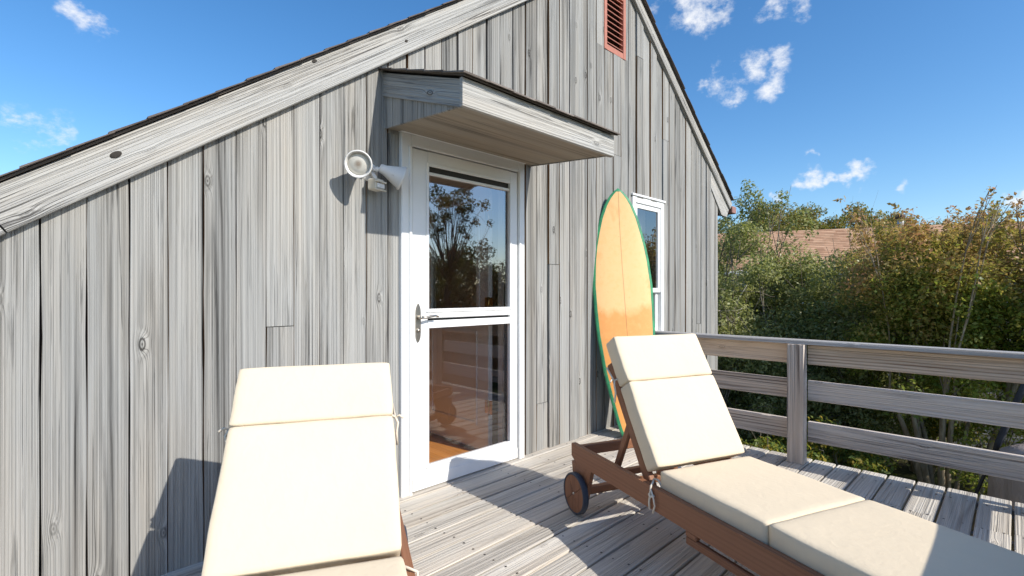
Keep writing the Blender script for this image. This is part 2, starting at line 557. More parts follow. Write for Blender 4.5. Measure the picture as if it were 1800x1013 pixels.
M_leaf_olive = leaf_mat('olive_leaf', [(0.16, 0.20, 0.055), (0.30, 0.33, 0.11), (0.46, 0.47, 0.20), (0.60, 0.57, 0.27)], 0.52, rough=.38)
M_leaf_myrtle = leaf_mat('myrtle_leaf', [(0.14, 0.22, 0.035), (0.24, 0.33, 0.05), (0.38, 0.43, 0.08), (0.50, 0.45, 0.11)], 0.55, rough=.42, tip=(0.66, 0.32, 0.16))
M_leaf_bg = leaf_mat('autumn_leaf', [(0.13, 0.15, 0.04), (0.20, 0.21, 0.05), (0.30, 0.25, 0.06), (0.36, 0.20, 0.06)], 0.4)
M_leaf_under = leaf_mat('undergrowth_leaf', [(0.07, 0.12, 0.025), (0.13, 0.19, 0.035), (0.22, 0.27, 0.05), (0.50, 0.34, 0.04)], 0.4)
M_leaf_dark = leaf_mat('dark_oak_leaf', [(0.035, 0.055, 0.018), (0.06, 0.085, 0.025), (0.09, 0.11, 0.035)], 0.25)


def bark_mat(name, a, b):
    m, n, out = newmat(name)
    tc = n.node('ShaderNodeTexCoord').outputs['Object']
    q = n.noise(n.v('MULTIPLY', tc, (22, 22, 5)), 1.0, 4, 0.6)
    finish(n, out, n.mix(n.rng(q, 0.35, 0.65), a, b), 0.85, q, 0.006, 0.6, spec=0.2)
    return m


M_bark = bark_mat('grey_bark', (0.14, 0.115, 0.085), (0.30, 0.26, 0.20))
M_bark_myrtle = bark_mat('tan_smooth_bark', (0.24, 0.18, 0.115), (0.42, 0.35, 0.25))
M_bark_dark = bark_mat('dark_bark', (0.06, 0.05, 0.04), (0.13, 0.11, 0.09))
M_deadwood = bark_mat('bleached_deadwood', (0.34, 0.31, 0.26), (0.50, 0.46, 0.40))

# ------------------------------------------------------------------ ground
GZ = -1.6


def ground():
    m, n, out = newmat('leaf_litter_lawn')
    tc = n.node('ShaderNodeTexCoord').outputs['Object']
    a = n.noise(tc, 0.35, 5, 0.6)
    b = n.noise(tc, 14.0, 5, 0.7)
    c = n.mix(n.rng(a, 0.4, 0.6), (0.055, 0.075, 0.02), (0.085, 0.065, 0.035))
    c = n.scale(c, n.rng(b, 0.25, 0.75, 0.5, 1.5))
    finish(n, out, c, 0.95, b, 0.05, 0.8, spec=0.1)
    N = 60
    xs = np.concatenate([np.linspace(-900, -45, 8), np.linspace(-40, 60, N), np.linspace(70, 900, 8)])
    ys = np.concatenate([np.linspace(-900, -45, 8), np.linspace(-40, 60, N), np.linspace(70, 900, 8)])
    vs_ = []
    for yy in ys:
        for xx in xs:
            z = GZ + 0.10 * mnoise.noise((xx * .16, yy * .16, 0)) * (1 if abs(xx) < 65 and abs(yy) < 65 else 0)
            vs_.append((float(xx), float(yy), z))
    k = len(xs)
    fs = [(j * k + i, j * k + i + 1, (j + 1) * k + i + 1, (j + 1) * k + i) for j in range(len(ys) - 1) for i in range(k - 1)]
    mb = MB()
    mb.add(vs_, fs, 0, True)
    tag(mb.obj('ground', m), kind='structure')


ground()

# ------------------------------------------------------------------ the house
WY = 2.60            # front plane of the siding
PX, PZ = 3.845, 4.235  # where the lower edges of the two rakes meet
SL, SR = 0.722, 0.765


def rake_low(x):
    return PZ - (PX - x) * SL if x < PX else PZ - (x - PX) * SR


house = thing('house', 'grey weathered cedar house gable with white storm door and small canopy', 'house', (2.3, WY + 2.5, GZ))
XL, XR = -1.5, 6.095
mb = MB()
yb0, yb1 = WY + 0.028, WY + 0.15


def wall_poly(x0, x1, z0, z1=None):
    xs = [x0] + ([PX] if x0 < PX < x1 else []) + [x1]
    if z1 is None:
        top = [(q, rake_low(q) + 0.10) for q in reversed(xs)]
    else:
        top = [(x1, z1), (x0, z1)]
    return [(x0, z0), (x1, z0)] + top


DX0, DX1, DZ1 = 1.667, 2.580, 2.10        # door opening
WX0, WX1, WZ0, WZ1 = 4.21, 4.69, 0.82, 2.09   # window opening
mb.prism(wall_poly(XL, DX0, GZ), yb0, yb1)
mb.prism(wall_poly(DX0, DX1, DZ1), yb0, yb1)
mb.prism(wall_poly(DX0, DX1, GZ, -0.06), yb0, yb1)
mb.prism(wall_poly(DX1, WX0, GZ), yb0, yb1)
mb.prism(wall_poly(WX0, WX1, GZ, WZ0), yb0, yb1)
mb.prism(wall_poly(WX0, WX1, WZ1), yb0, yb1)
mb.prism(wall_poly(WX1, XR, GZ), yb0, yb1)
# side and rear walls
mb.box(XR - .15, XR - .002, yb1, WY + 5.0, GZ, rake_low(XR) + .05)
mb.box(XL + .002, XL + .15, yb1, WY + 5.0, GZ, rake_low(XL) + .05)
mb.prism(wall_poly(XL, XR, GZ), WY + 5.0, WY + 5.15)
wall = mb.obj('wall', plain('sheathing', (0.045, 0.042, 0.04), 0.95), house)

# vertical boards: each clipped round the openings
openings = [(1.612, 2.630, -9, 2.150), (4.165, 4.735, 0.77, 2.135), (3.70, 4.02, 3.41, 3.98)]


def siding_board(xa, xb, z0, z1, front):
    if xb - xa < 0.012 or z1 - z0 < 0.03:
        return
    gap = random.uniform(.008, .015) if xa > 1.4 else random.uniform(.0035, .0065)
    side = 1 if random.random() < .55 else 0
    L = z1 - z0
    plank('board', [M_siding, M_fresh], wall, ((xa + xb) / 2, front, z0), (0, 0, 1), (1, 0, 0), L, xb - xa - gap, 0.024,
          seg=max(3, min(12, int(L * 4))), wav=0.0045, ch=0.004, side_mi=side, rough=0.002)


x = XL
edges = [0.046 + .1335 * k for k in range(-11, 12)]
edges = [e for e in edges if e < 1.46] + [1.519 + .1285 * k for k in range(0, 40)]
edges = [e for e in edges if XL < e < XR - .06]
edges = [XL] + edges + [XR]
for a, b in zip(edges[:-1], edges[1:]):
    front = WY - random.choice((0, 0, .004, .008, .013) if a > 1.4 else (0, .002, .004)) + .002
    low = -1.5 if (a + b) / 2 > 4.0 else -0.10
    zt = rake_low((a + b) / 2) + 0.07
    pieces = [(a, b, low, zt)]
    for (ox0, ox1, oz0, oz1) in openings:
        nxt = []
        for (pa, pb, p0, p1) in pieces:
            if pb <= ox0 or pa >= ox1 or p1 <= oz0 or p0 >= oz1:
                nxt.append((pa, pb, p0, p1))
                continue
            if p0 < oz0:
                nxt.append((pa, pb, p0, oz0))
            if p1 > oz1:
                nxt.append((pa, pb, oz1, p1))
            lo, hi = max(p0, oz0), min(p1, oz1)
            if pa < ox0:
                nxt.append((pa, ox0, lo, hi))
            if pb > ox1:
                nxt.append((ox1, pb, lo, hi))
        pieces = nxt
    # a few boards are pieced with a butt joint, as on the real wall
    out = []
    for (pa, pb, p0, p1) in pieces:
        mid = (pa + pb) / 2
        jz = None
        if abs(mid - .91) < .06:
            jz = 1.045
        elif abs(mid - 3.02) < .06:
            jz = 1.44
        elif abs(mid - 2.89) < .06:
            jz = 0.36
        elif pb - pa > .1 and pa > 1.4 and random.random() < .10 and p1 - p0 > 1.4:
            jz = p0 + random.uniform(.35, .8) * (p1 - p0)
        if jz and p0 + .1 < jz < p1 - .1:
            out += [(pa, pb, p0, jz - .002), (pa, pb, jz + .002, p1)]
        else:
            out.append((pa, pb, p0, p1))
    for (pa, pb, p0, p1) in out:
        siding_board(pa, pb, p0, p1, front - random.uniform(0, .002))

mb = MB()
for a, b in zip(edges[:-1], edges[1:]):
    for zz in (.25, .85, 1.45, 2.05, 2.65, 3.25, 3.85):
        for f in (.22, .78):
            x_ = a + (b - a) * f + random.uniform(-.006, .006)
            z_ = zz + random.uniform(-.02, .02)
            if z_ > rake_low(x_) - .02 or any(o_[0] < x_ < o_[1] and o_[2] < z_ < o_[3] for o_ in openings):
                continue
            r_ = random.uniform(.0035, .005)
            mb.add([(x_ + r_ * math.cos(q * 1.0472), WY - .0165, z_ + r_ * math.sin(q * 1.0472)) for q in range(6)], [tuple(range(6))])
            mb.add([(x_ + r_ * math.cos(q * 1.0472), WY - .0165 + (0 if i_ == 0 else .015), z_ + r_ * math.sin(q * 1.0472)) for i_ in (0, 1) for q in range(6)],
                   [(q, (q + 1) % 6, 6 + (q + 1) % 6, 6 + q) for q in range(6)])
tag(mb.obj('nails', plain('siding_nail', (0.10, 0.075, 0.055), .8), wall), kind='stuff')

# roof: boarded slab with shingle courses that step at the rake
mb = MB()
RT = 0.190   # vertical height of the rake band
top = RT + 0.003
RTR = 0.125
topr = RTR + .003


def slope_pts(x0, x1, off0, off1):
    return [(x0, rake_low(x0) + off0), (x1, rake_low(x1) + off0), (x1, rake_low(x1) + off1), (x0, rake_low(x0) + off1)]


XLE, XRE = -1.75, 6.42
mb.prism(slope_pts(XLE, PX, top, top + .009), WY - .070, WY + 5.4)
mb.prism(slope_pts(PX, XRE, topr, topr + .009), WY - .070, WY + 5.4)
roof = mb.obj('roof', plain('roof_boards', (0.12, 0.10, 0.085), 0.9), house)


def course(x0, x1, lift, left):
    """one course of shingles: its butt end stands a little proud of the course below"""
    m2 = MB()
    zA, zB = rake_low(x0), rake_low(x1)
    o = (top if left else topr) + .0095
    jag = random.uniform(-.006, .006)
    t = random.uniform(.006, .010)
    if left:
        poly = [(x0, zA + o + .004), (x1 + .02, zB + o + .001 + .02 * SL), (x1 + .02, zB + o + .005 + .02 * SL), (x0, zA + o + .004 + t)]
    else:
        poly = [(x0 - .02, zA + o + .001 + .02 * SR), (x1, zB + o + .004), (x1, zB + o + .004 + t), (x0 - .02, zA + o + .005 + .02 * SR)]
    m2.prism(poly, WY - .092 + jag, WY + 5.4)
    m2.obj('shingle_course', M_shingle, roof)


xx = XLE - .01
while xx < PX - .05:
    course(xx, min(xx + .125, PX), 0, True)
    xx += .125
xx = PX
while xx < XRE:
    course(xx, min(xx + .125, XRE + .02), 0, False)
    xx += .125

# rake boards
dl = Vector((1, 0, SL)).normalized()
nl = Vector((-SL, 0, 1)).normalized()
dr = Vector((1, 0, -SR)).normalized()
nr = Vector((SR, 0, 1)).normalized()
wl = RT * math.cos(math.atan(SL))
wr = RTR * math.cos(math.atan(SR))


def rake_board(xa, xb, left):
    d, nn, w = (dl, nl, wl) if left else (dr, nr, wr)
    L = (xb - xa) / d.x
    o = Vector((xa, WY - .062, rake_low(xa))) + nn * (w / 2)
    b = plank('rake_board', M_rake, house, o, d, nn, L, w - .002, 0.060, seg=14, wav=.004, ch=.004, rough=.002)
    return b


rake_board(XLE, -0.045, True)
rb = rake_board(-0.040, PX - .02, True)
rake_board(PX - .004, XRE - .03, False)
# knot holes in the long rake board: shallow dark plugs set behind a rim
for kx, kv, rr_ in ((0.265, .62, .017), (1.07, .93, .012), (1.62, .42, .010)):
    c0 = Vector((kx, WY - .0628, rake_low(kx) + RT * kv))
    m2 = MB()
    Mk = Matrix.Translation(c0) @ Matrix.Rotation(math.atan(-SL), 4, 'Y') @ Matrix.Diagonal((1.35, 1, .72, 1)) @ Matrix.Rotation(math.pi / 2, 4, 'X')
    m2.lathe([(rr_ * 1.02, -.003), (rr_ * .98, .0008), (rr_ * .5, .0004), (0.0005, .0004)], Mk, 14)
    m2.obj('knot', plain('knot_wood', (0.04, 0.035, 0.03), 0.9, 0.4, 60), house)
# right eave: return board and gutter end
mb = MB()
mb.prism([(5.86, rake_low(5.86) - .005), (5.86, rake_low(5.86) - .20), (6.18, 2.30 - .115), (6.33, 2.30 - .125), (6.40, rake_low(6.40) + .0)], WY - .040, WY - .010)
regrain(mb.obj('eave_return', M_rake, house), (1, 0, -SR), (SR, 0, 1))
mb = MB()
mb.box(6.44, 6.56, WY - .07, WY + 5.2, 2.235, 2.325, ch=.008)
mb.obj('gutter', M_copper, house)

# gable vent
mb = MB()
vx0, vx1, vz0, vz1 = 3.69, 4.035, 3.40, 3.99
mb.box(vx0, vx0 + .04, WY - .03, WY + .02, vz0, vz1)
mb.box(vx1 - .04, vx1, WY - .03, WY + .02, vz0, vz1)
mb.box(vx0 + .04, vx1 - .04, WY - .028, WY + .02, vz0, vz0 + .05)
mb.box(vx0 + .04, vx1 - .04, WY - .028, WY + .02, vz1 - .05, vz1)
vent = mb.obj('gable_vent', M_vent, house)
mb = MB()
mb.box(vx0 + .04, vx1 - .04, WY + .021, WY + .026, vz0 + .05, vz1 - .05)
mb.obj('vent_backing', M_ventdark, vent)
for k in range(10):
    z = vz0 + .072 + k * .049
    m2 = MB()
    m2.prism([(0, 0), (.034, .026), (.034, .032), (0, .006)], 0, vx1 - vx0 - .084, M=Matrix(((0, 1, 0, vx0 + .042), (1, 0, 0, WY - .022), (0, 0, 1, z), (0, 0, 0, 1))))
    m2.obj('slat', M_vent, vent)

# ------------------------------------------------------------------ door canopy
CX0, CX1, CP = 1.49, 2.74, 0.76     # left, right, projection
cw_t, cf_t = 2.50, 2.235            # roof underside at wall and at front
sw, sf = 2.176, 2.112               # soffit at wall and front
yF = WY - CP
mb = MB()
Mxy = Matrix(((0, 1, 0, 0), (1, 0, 0, 0), (0, 0, 1, 0), (0, 0, 0, 1)))
# plywood soffit slab
mb.prism([(yF + .024, sf + .0), (WY - .002, sw), (WY - .002, sw + .012), (yF + .024, sf + .012)], CX0 + .028, CX1 - .002, M=Mxy)
canopy = mb.obj('canopy', M_soffit, house)
canopy.data.transform(Matrix.Translation((-2.1, -2.2, -2.14)))
canopy.matrix_basis = Matrix.Translation((2.1, 2.2, 2.14))
# boarded roof
mb = MB()
mb.prism([(yF - .02, cf_t + .002), (WY - .002, cw_t + .012), (WY - .002, cw_t + .020), (yF - .02, cf_t + .010)], CX0 - .012, CX1 + .02, M=Mxy)
mb.obj('roof_board', plain('canopy_roof_board', (0.10, 0.085, 0.07), .9), canopy)
sl_c = (cw_t - cf_t) / CP
for k in range(5):
    y0, y1 = yF - .035 + k * .16, min(yF - .035 + k * .16 + .17, WY - .004)
    z0 = cf_t + .012 + (y0 - yF) * sl_c
    z1 = cf_t + .012 + (y1 - yF) * sl_c
    x0 = CX0 - .03
    nsh = 8
    for j in range(nsh):
        xa = x0 + (CX1 + .035 - x0) * j / nsh
        xb = x0 + (CX1 + .035 - x0) * (j + 1) / nsh
        m2 = MB()
        l0 = random.uniform(-.002, .003)
        m2.prism([(y0 - random.uniform(0, .008), z0 + .005 + l0), (y1, z1 + .001), (y1, z1 + .006), (y0 - .004, z0 + .013 + l0)], xa + .001, xb - .001, M=Mxy)
        m2.obj('shingle', M_shingle_old, canopy)
# fascia
plank('fascia', M_rake, canopy, (CX0 - .006, yF, (cf_t + sf) / 2 - .003), (1, 0, 0), (0, 0, 1), CX1 - CX0 + .012, cf_t - sf + .014, .022, seg=10, wav=.002)
for side, xs in ((-1, CX0), (1, CX1)):
    # rake fascia on the cheek, sloping with the roof, and narrow cheek boards below it
    mb = MB()
    ya, yb_ = yF + .0225, WY - .004
    za, zb = cf_t, cf_t + (yb_ - yF) * sl_c
    t0, t1 = (xs - .004, xs + .020) if side < 0 else (xs - .020, xs + .004)
    mb.prism([(ya, za - .135), (yb_, zb - .135), (yb_, zb), (ya, za)], t0, t1, M=Mxy)
    regrain(mb.obj('side_fascia', M_siding, canopy), (0, 1, sl_c), (0, -sl_c, 1))
    nb = 7
    for j in range(nb):
        y0 = yF + .03 + (WY - .006 - yF - .03) * j / nb
        y1 = yF + .03 + (WY - .006 - yF - .03) * (j + 1) / nb - .004
        lo = lambda yv: sf - .006 + (yv - yF) / CP * (sw - sf)
        hi = lambda yv: cf_t + (yv - yF) * sl_c - .12
        if hi(y1) - lo(y1) < .01:
            continue
        m2 = MB()
        a0, a1 = (xs + .006, xs + .0195) if side < 0 else (xs - .0195, xs - .006)
        m2.prism([(y0, lo(y0)), (y1, lo(y1)), (y1, hi(y1)), (y0, max(hi(y0), lo(y0) + .005))], a0, a1, M=Mxy)
        regrain(m2.obj('cheek_board', M_siding, canopy), (0, 0, 1), (0, 1, 0))

# ------------------------------------------------------------------ storm door, inner door, room
dY = WY - .05        # front of the casing
mb = MB()
cas = [(1.595, 1.667), (2.580, 2.645)]
for a, b in cas:
    mb.box(a, b, dY, WY + .10, -.004, 2.168, ch=.004)
    s_ = 1 if a < 2 else -1
    e = b if a < 2 else a
    mb.box(e - .022 if s_ > 0 else e + .002, e - .002 if s_ > 0 else e + .022, dY - .010, dY + .002, -.004, 2.096, ch=.003)
mb.box(1.667, 2.580, dY, WY + .10, 2.098, 2.168, ch=.004)
mb.box(1.590, 2.650, dY - .012, dY + .03, 2.1685, 2.182, ch=.003)
casing = mb.obj('door_casing', M_white, house)
mb = MB()
mb.box(1.60, 2.64, dY - .015, WY + .15, -.035, -.005)
mb.obj('threshold', plain('aluminium_sill', (0.55, 0.55, 0.56), 0.4, metal=.8), house)
# storm door leaf
sy0, sy1 = dY + .006, dY + .042
mb = MB()
SX0, SX1 = 1.673, 2.574
GX0, GX1 = 1.787, 2.500
mb.box(SX0, GX0, sy0, sy1, .008, 2.090, ch=.004)
mb.box(GX1, SX1, sy0, sy1, .008, 2.090, ch=.004)
mb.box(GX0, GX1, sy0 + .0005, sy1, 2.005, 2.090)
mb.box(GX0, GX1, sy0 + .0005, sy1, .008, .142)
storm = mb.obj('storm_door', M_white, house)
mb = MB()
# raised inner bead round each light
for z0, z1 in ((1.108, 2.005), (.142, 1.000)):
    bd = .016
    mb.box(GX0 - bd, GX0 + .006, sy0 - .007, sy0 - .0005, z0 - bd, z1 + bd, ch=.003)
    mb.box(GX1 - .006, GX1 + bd, sy0 - .007, sy0 - .0005, z0 - bd, z1 + bd, ch=.003)
    mb.box(GX0 + .006, GX1 - .006, sy0 - .0065, sy0 - .0002, z1 - .006, z1 + bd, ch=.002)
    mb.box(GX0 + .006, GX1 - .006, sy0 - .0065, sy0 - .0002, z0 - bd, z0 + .006, ch=.002)
mb.obj('glazing_bead', M_white, storm)
mb = MB()
mb.box(GX0, GX1, sy0, sy1 - .002, 1.055, 1.108, ch=.004)
mb.box(GX0, GX1, sy0 + .001, sy1 - .002, 1.000, 1.040, ch=.004)
mb.obj('lock_rail', M_white, storm)
mb = MB()
mb.box(GX0, GX1, sy0 + .02, sy1 - .004, 1.0405, 1.0545)
mb.obj('rail_gap', M_dark, storm)
mb = MB()
mb.box(GX0, GX1, sy0 + .004, sy1 - .006, 1.948, 1.966, ch=.003)
mb.obj('glass_bar', M_white, storm)
mb = MB()
mb.box(GX0, GX1, sy0 + .022, sy0 + .026, 1.9665, 2.0045)
mb.obj('screen_cassette', plain('dark_screen', (0.045, 0.043, 0.04), 0.7), storm)
for z0, z1 in ((1.1085, 1.9475), (.1425, .9995)):
    m2 = MB()
    yg = sy0 + .020
    m2.add([(GX0, yg, z0), (GX1, yg, z0), (GX1, yg, z1), (GX0, yg, z1)], [(0, 1, 2, 3)])
    m2.obj('glass_pane', M_glass if z0 > 1 else M_glass_low, storm)
mb = MB()
mb.box(SX0 + .002, SX1 - .002, sy0 - .004, sy0 - .0002, .010, .085, ch=.003)
mb.obj('kick_plate', M_white, storm)
# handle
mb = MB()
hx, hz = 1.712, 1.03
plate = [(math.cos(q) * .019 * (1 if abs(math.sin(q)) < .75 else .8), math.copysign(abs(math.sin(q)) ** .5, math.sin(q)) * .118) for q in np.linspace(0, 2 * math.pi, 28, endpoint=False)]
mb.prism([(hx + p, hz + q) for p, q in plate], sy0 - .007, sy0 - .0003)
mb.tube([(hx, sy0 - .005, hz + .035), (hx, sy0 - .045, hz + .035)], .010, 12)
mb.tube([(hx, sy0 - .042, hz + .035), (hx + .03, sy0 - .046, hz + .033), (hx + .065, sy0 - .046, hz + .040), (hx + .10, sy0 - .044, hz + .043), (hx + .125, sy0 - .040, hz + .036)], [.009, .008, .0075, .007, .006], 10)
mb.tube([(hx, sy0 - .006, hz - .045), (hx, sy0 - .014, hz - .045)], .011, 14)
mb.obj('handle', M_nickel, storm)

# inner door, standing open into the room on its right-hand hinges
IX = 2.500
mb = MB()
iy0, iy1 = WY + .17, WY + .17 + .86
mb.box(IX - .02, IX + .02, iy0, iy0 + .11, .02, 2.03)
mb.box(IX - .02, IX + .02, iy1 - .11, iy1, .02, 2.03)
mb.box(IX - .0195, IX + .0195, iy0 + .11, iy1 - .11, 1.92, 2.03)
mb.box(IX - .0195, IX + .0195, iy0 + .11, iy1 - .11, .02, 1.06)
inner = mb.obj('inner_door', M_inner_door, house)
mb = MB()
mb.box(IX - .0255, IX - .0202, iy0 + .10, iy0 + .13, 1.04, 1.94)
mb.box(IX - .0255, IX - .0202, iy1 - .13, iy1 - .10, 1.04, 1.94)
mb.box(IX - .0252, IX - .0202, iy0 + .13, iy1 - .13, 1.04, 1.065)
mb.box(IX - .0252, IX - .0202, iy0 + .13, iy1 - .13, 1.915, 1.94)
for z0, z1 in ((.20, .92),):
    mb.box(IX - .026, IX - .0202, iy0 + .13, iy0 + .15, z0, z1)
    mb.box(IX - .026, IX - .0202, iy1 - .15, iy1 - .13, z0, z1)
    mb.box(IX - .0257, IX - .0202, iy0 + .15, iy1 - .15, z0, z0 + .02)
    mb.box(IX - .0257, IX - .0202, iy0 + .15, iy1 - .15, z1 - .02, z1)
mb.obj('door_moulding', M_inner_door, inner)
mb = MB()
mb.add([(IX, iy0 + .11, 1.06), (IX, iy1 - .11, 1.06), (IX, iy1 - .11, 1.92), (IX, iy0 + .11, 1.92)], [(0, 1, 2, 3)])
mb.obj('glass_pane', M_glass_in, inner)
for z in (.36, 1.13, 1.78):
    m2 = MB()
    m2.box(IX - .0235, IX - .0203, iy0 - .045, iy0 + .035, z - .05, z + .05)
    m2.tube([(IX - .024, iy0 - .006, z - .052), (IX - .024, iy0 - .006, z + .052)], .007, 8)
    m2.obj('hinge', M_brass, inner)
# room behind: floor boards, walls and ceiling
rx0, rx1, ry0, ry1 = 1.42, 5.0, WY + .15, WY + 4.2
mb = MB()
mb.box(rx0 - .05, rx0, ry0, ry1, -.05, 2.44)
mb.box(rx1, rx1 + .05, ry0, ry1, -.05, 2.44)
mb.box(rx0, rx1, ry1, ry1 + .05, -.05, 2.44)
mb.box(rx0, rx1, ry0, ry1, 2.42, 2.44)
mb.box(rx0, DX0 - .02, ry0 + .001, ry0 + .012, -.04, 2.42)
mb.box(DX1 + .02, rx1, ry0 + .001, ry0 + .012, -.04, 2.42)
mb.box(DX0 - .02, DX1 + .02, ry0 + .001, ry0 + .012, 2.12, 2.42)
mb.obj('room_wall', M_plaster, house)
mb = MB()
mb.box(rx0, rx1, ry0 - .16, ry1, -.06, -.022)
sub = mb.obj('room_floor', M_dark, house)
k = 0
xx = 1.2
while xx < 3.4:
    plank('floor_board', M_floor, sub, (xx + .042, ry0 - .10, .0), (0, 1, 0), (-1, 0, 0), 3.9, .0825, .02, seg=1, wav=0, ch=.001)
    xx += .084
# door jamb
mb = MB()
mb.box(DX0 + .001, DX0 + .02, WY + .1005, WY + .149, -.02, 2.098)
mb.box(DX1 - .02, DX1 - .001, WY + .1005, WY + .149, -.02, 2.098)
mb.obj('door_jamb', M_white_in, house)

# ------------------------------------------------------------------ window by the railing
mb = MB()
ox0, ox1, oz0, oz1 = 4.15, 4.75, .755, 2.148
yw0 = WY - .035
mb.box(ox0, ox0 + .055, yw0, WY + .10, oz0, oz1, ch=.004)
mb.box(ox1 - .055, ox1, yw0, WY + .10, oz0, oz1, ch=.004)
mb.box(ox0 + .055, ox1 - .055, yw0, WY + .10, oz1 - .06, oz1, ch=.003)
mb.box(ox0 + .055, ox1 - .055, yw0, WY + .10, oz0, oz0 + .055, ch=.003)
mb.box(ox0 - .015, ox1 + .015, yw0 - .012, WY - .002, oz1 + .0005, oz1 + .022, ch=.003)
win = mb.obj('window', M_white, house)
mid = 1.235
for z0, z1, yo in ((mid - .015, oz1 - .061, .012), (oz0 + .056, mid + .02, .042)):
    m2 = MB()
    a, b = ox0 + .0555, ox1 - .0555
    m2.box(a, a + .045, yw0 + yo, yw0 + yo + .028, z0, z1, ch=.003)
    m2.box(b - .045, b, yw0 + yo, yw0 + yo + .028, z0, z1, ch=.003)
    m2.box(a + .045, b - .045, yw0 + yo, yw0 + yo + .028, z0, z0 + .045, ch=.002)
    m2.box(a + .045, b - .045, yw0 + yo, yw0 + yo + .028, z1 - .045, z1, ch=.002)
    m2.obj('sash', M_white, win)
    m2 = MB()
    yg = yw0 + yo + .014
    m2.add([(a + .045, yg, z0 + .045), (b - .045, yg, z0 + .045), (b - .045, yg, z1 - .045), (a + .045, yg, z1 - .045)], [(0, 1, 2, 3)])
    m2.obj('pane', M_glass_win, win)

# ------------------------------------------------------------------ deck
deck = thing('deck', 'raised weathered grey plank deck in front of the house', 'deck', (1.2, 1.0, GZ))
EX = 4.105
pitch = .1465
k = -4
while True:
    y0 = .009 + pitch * k
    y1 = min(y0 + pitch, WY + .02)
    if y0 > WY - .03:
        break
    xs = [-1.9]
    if k in (-1, 0, 2, 3, 5):
        xs.append(3.52 + .03 * (k % 2))
    elif k % 3 == 0:
        xs.append(.95)
    else:
        xs.append(2.5 if k % 3 == 1 and k < 4 else .25)
    xs.append(EX)
    for a, b in zip(xs[:-1], xs[1:]):
        e = random.uniform(-.004, .004) if b == EX else -.002
        plank('plank', M_deck, deck, (a + .001, (y0 + y1) / 2, random.uniform(-.0015, .0)), (1, 0, 0), (0, 1, 0), b - a + e, y1 - y0 - .012, .032,
              seg=max(3, int((b - a) * 3)), wav=.0025, ch=.004, rough=.0015)
    k += 1
for jx in np.arange(-1.7, 4.2, .40):
    m2 = MB()
    m2.box(float(jx), float(jx) + .038, -.55, WY - .01, -.22, -.0335)
    m2.obj('joist', M_rail, deck)
m2 = MB()
m2.box(EX - .075, EX - .035, -.57, WY - .01, -.23, -.034)
m2.obj('rim_joist', M_rail, deck)
for px_, py_ in ((3.95, -.45), (3.95, 2.4), (-1.6, -.45), (1.2, -.45)):
    m2 = MB()
    m2.box(px_ - .07, px_ + .07, py_ - .07, py_ + .07, GZ - .2, -.221)
    m2.obj('support_post', M_rail, deck)
# nails
mb = MB()
for k in range(-3, 18):
    for jx in np.arange(-1.7, 4.2, .40):
        for f in (.24, .76):
            x_, y_ = float(jx) + .019 + random.uniform(-.006, .006), .009 + pitch * (k + f) + random.uniform(-.006, .006)
            if y_ < WY - .02:
                r_ = random.uniform(.0045, .0065)
                mb.add([(x_ + r_ * math.cos(q * 1.0472), y_ + r_ * math.sin(q * 1.0472), .0012) for q in range(6)], [tuple(range(6))])
tag(mb.obj('nails', plain('rusty_nail', (0.05, 0.04, 0.035), .7), deck), kind='stuff')

# ------------------------------------------------------------------ railings
RX = 4.02
rail_side = thing('deck_railing', 'grey wooden deck railing running out from beside the window', 'railing', (RX, 1.0, 0.0))


def hrail(parent, p0, p1, z0, z1, t, inward):
    mt = M_rail_top if z0 > .6 else M_rail
    d = Vector(p1) - Vector(p0)
    L = d.length
    d.normalize()
    o = Vector((p0[0], p0[1], (z0 + z1) / 2))
    up = Vector((0, 0, 1))
    if d.cross(up).dot(Vector(inward)) < 0:
        o = o + d * L
        d = -d
    plank('rail', mt, parent, o, d, up, L, z1 - z0, t, seg=8, wav=.002, ch=.004)


ybk = -.46
for z0, z1 in ((.145, .288), (.442, .582), (.700, .846)):
    for ya_, yb2 in ((WY - .004, 1.1555), (1.0485, -.2465), (-.3535, ybk)):
        hrail(rail_side, (RX, ya_, 0), (RX, yb2, 0), z0, z1, .038, (-1, 0, 0))
plank('cap', M_cap, rail_side, (RX + .005, WY - .004, .874), (0, -1, 0), (1, 0, 0), WY - ybk + .03, .135, .027, seg=12, wav=.002, ch=.006)
for py_ in (1.102, -.30):
    # square post standing on the deck on the inner side of the rails
    plank('post', M_rail, rail_side, (RX - .016, py_, .002), (0, 0, 1), (0, -1, 0), .843, .105, .088, seg=4, wav=.001, ch=.005)
rail_back = thing('deck_railing', 'grey wooden railing along the deck edge facing the house', 'railing', (1.2, ybk, 0.0))
for z0, z1 in ((.145, .288), (.442, .582), (.700, .846)):
    hrail(rail_back, (-1.9, ybk, 0), (RX - .002, ybk, 0), z0, z1, .038, (0, 1, 0))
plank('cap', M_cap, rail_back, (-1.9, ybk - .005, .8735), (1, 0, 0), (0, 1, 0), RX + 1.9 - .07, .135, .027, seg=12, wav=.002, ch=.006)
for px_ in (-1.4, .3):
    plank('post', M_rail, rail_back, (px_, ybk + .09, .002), (0, 0, 1), (1, 0, 0), .843, .105, .088, seg=4, wav=.001, ch=.005)


# ------------------------------------------------------------------ loungers


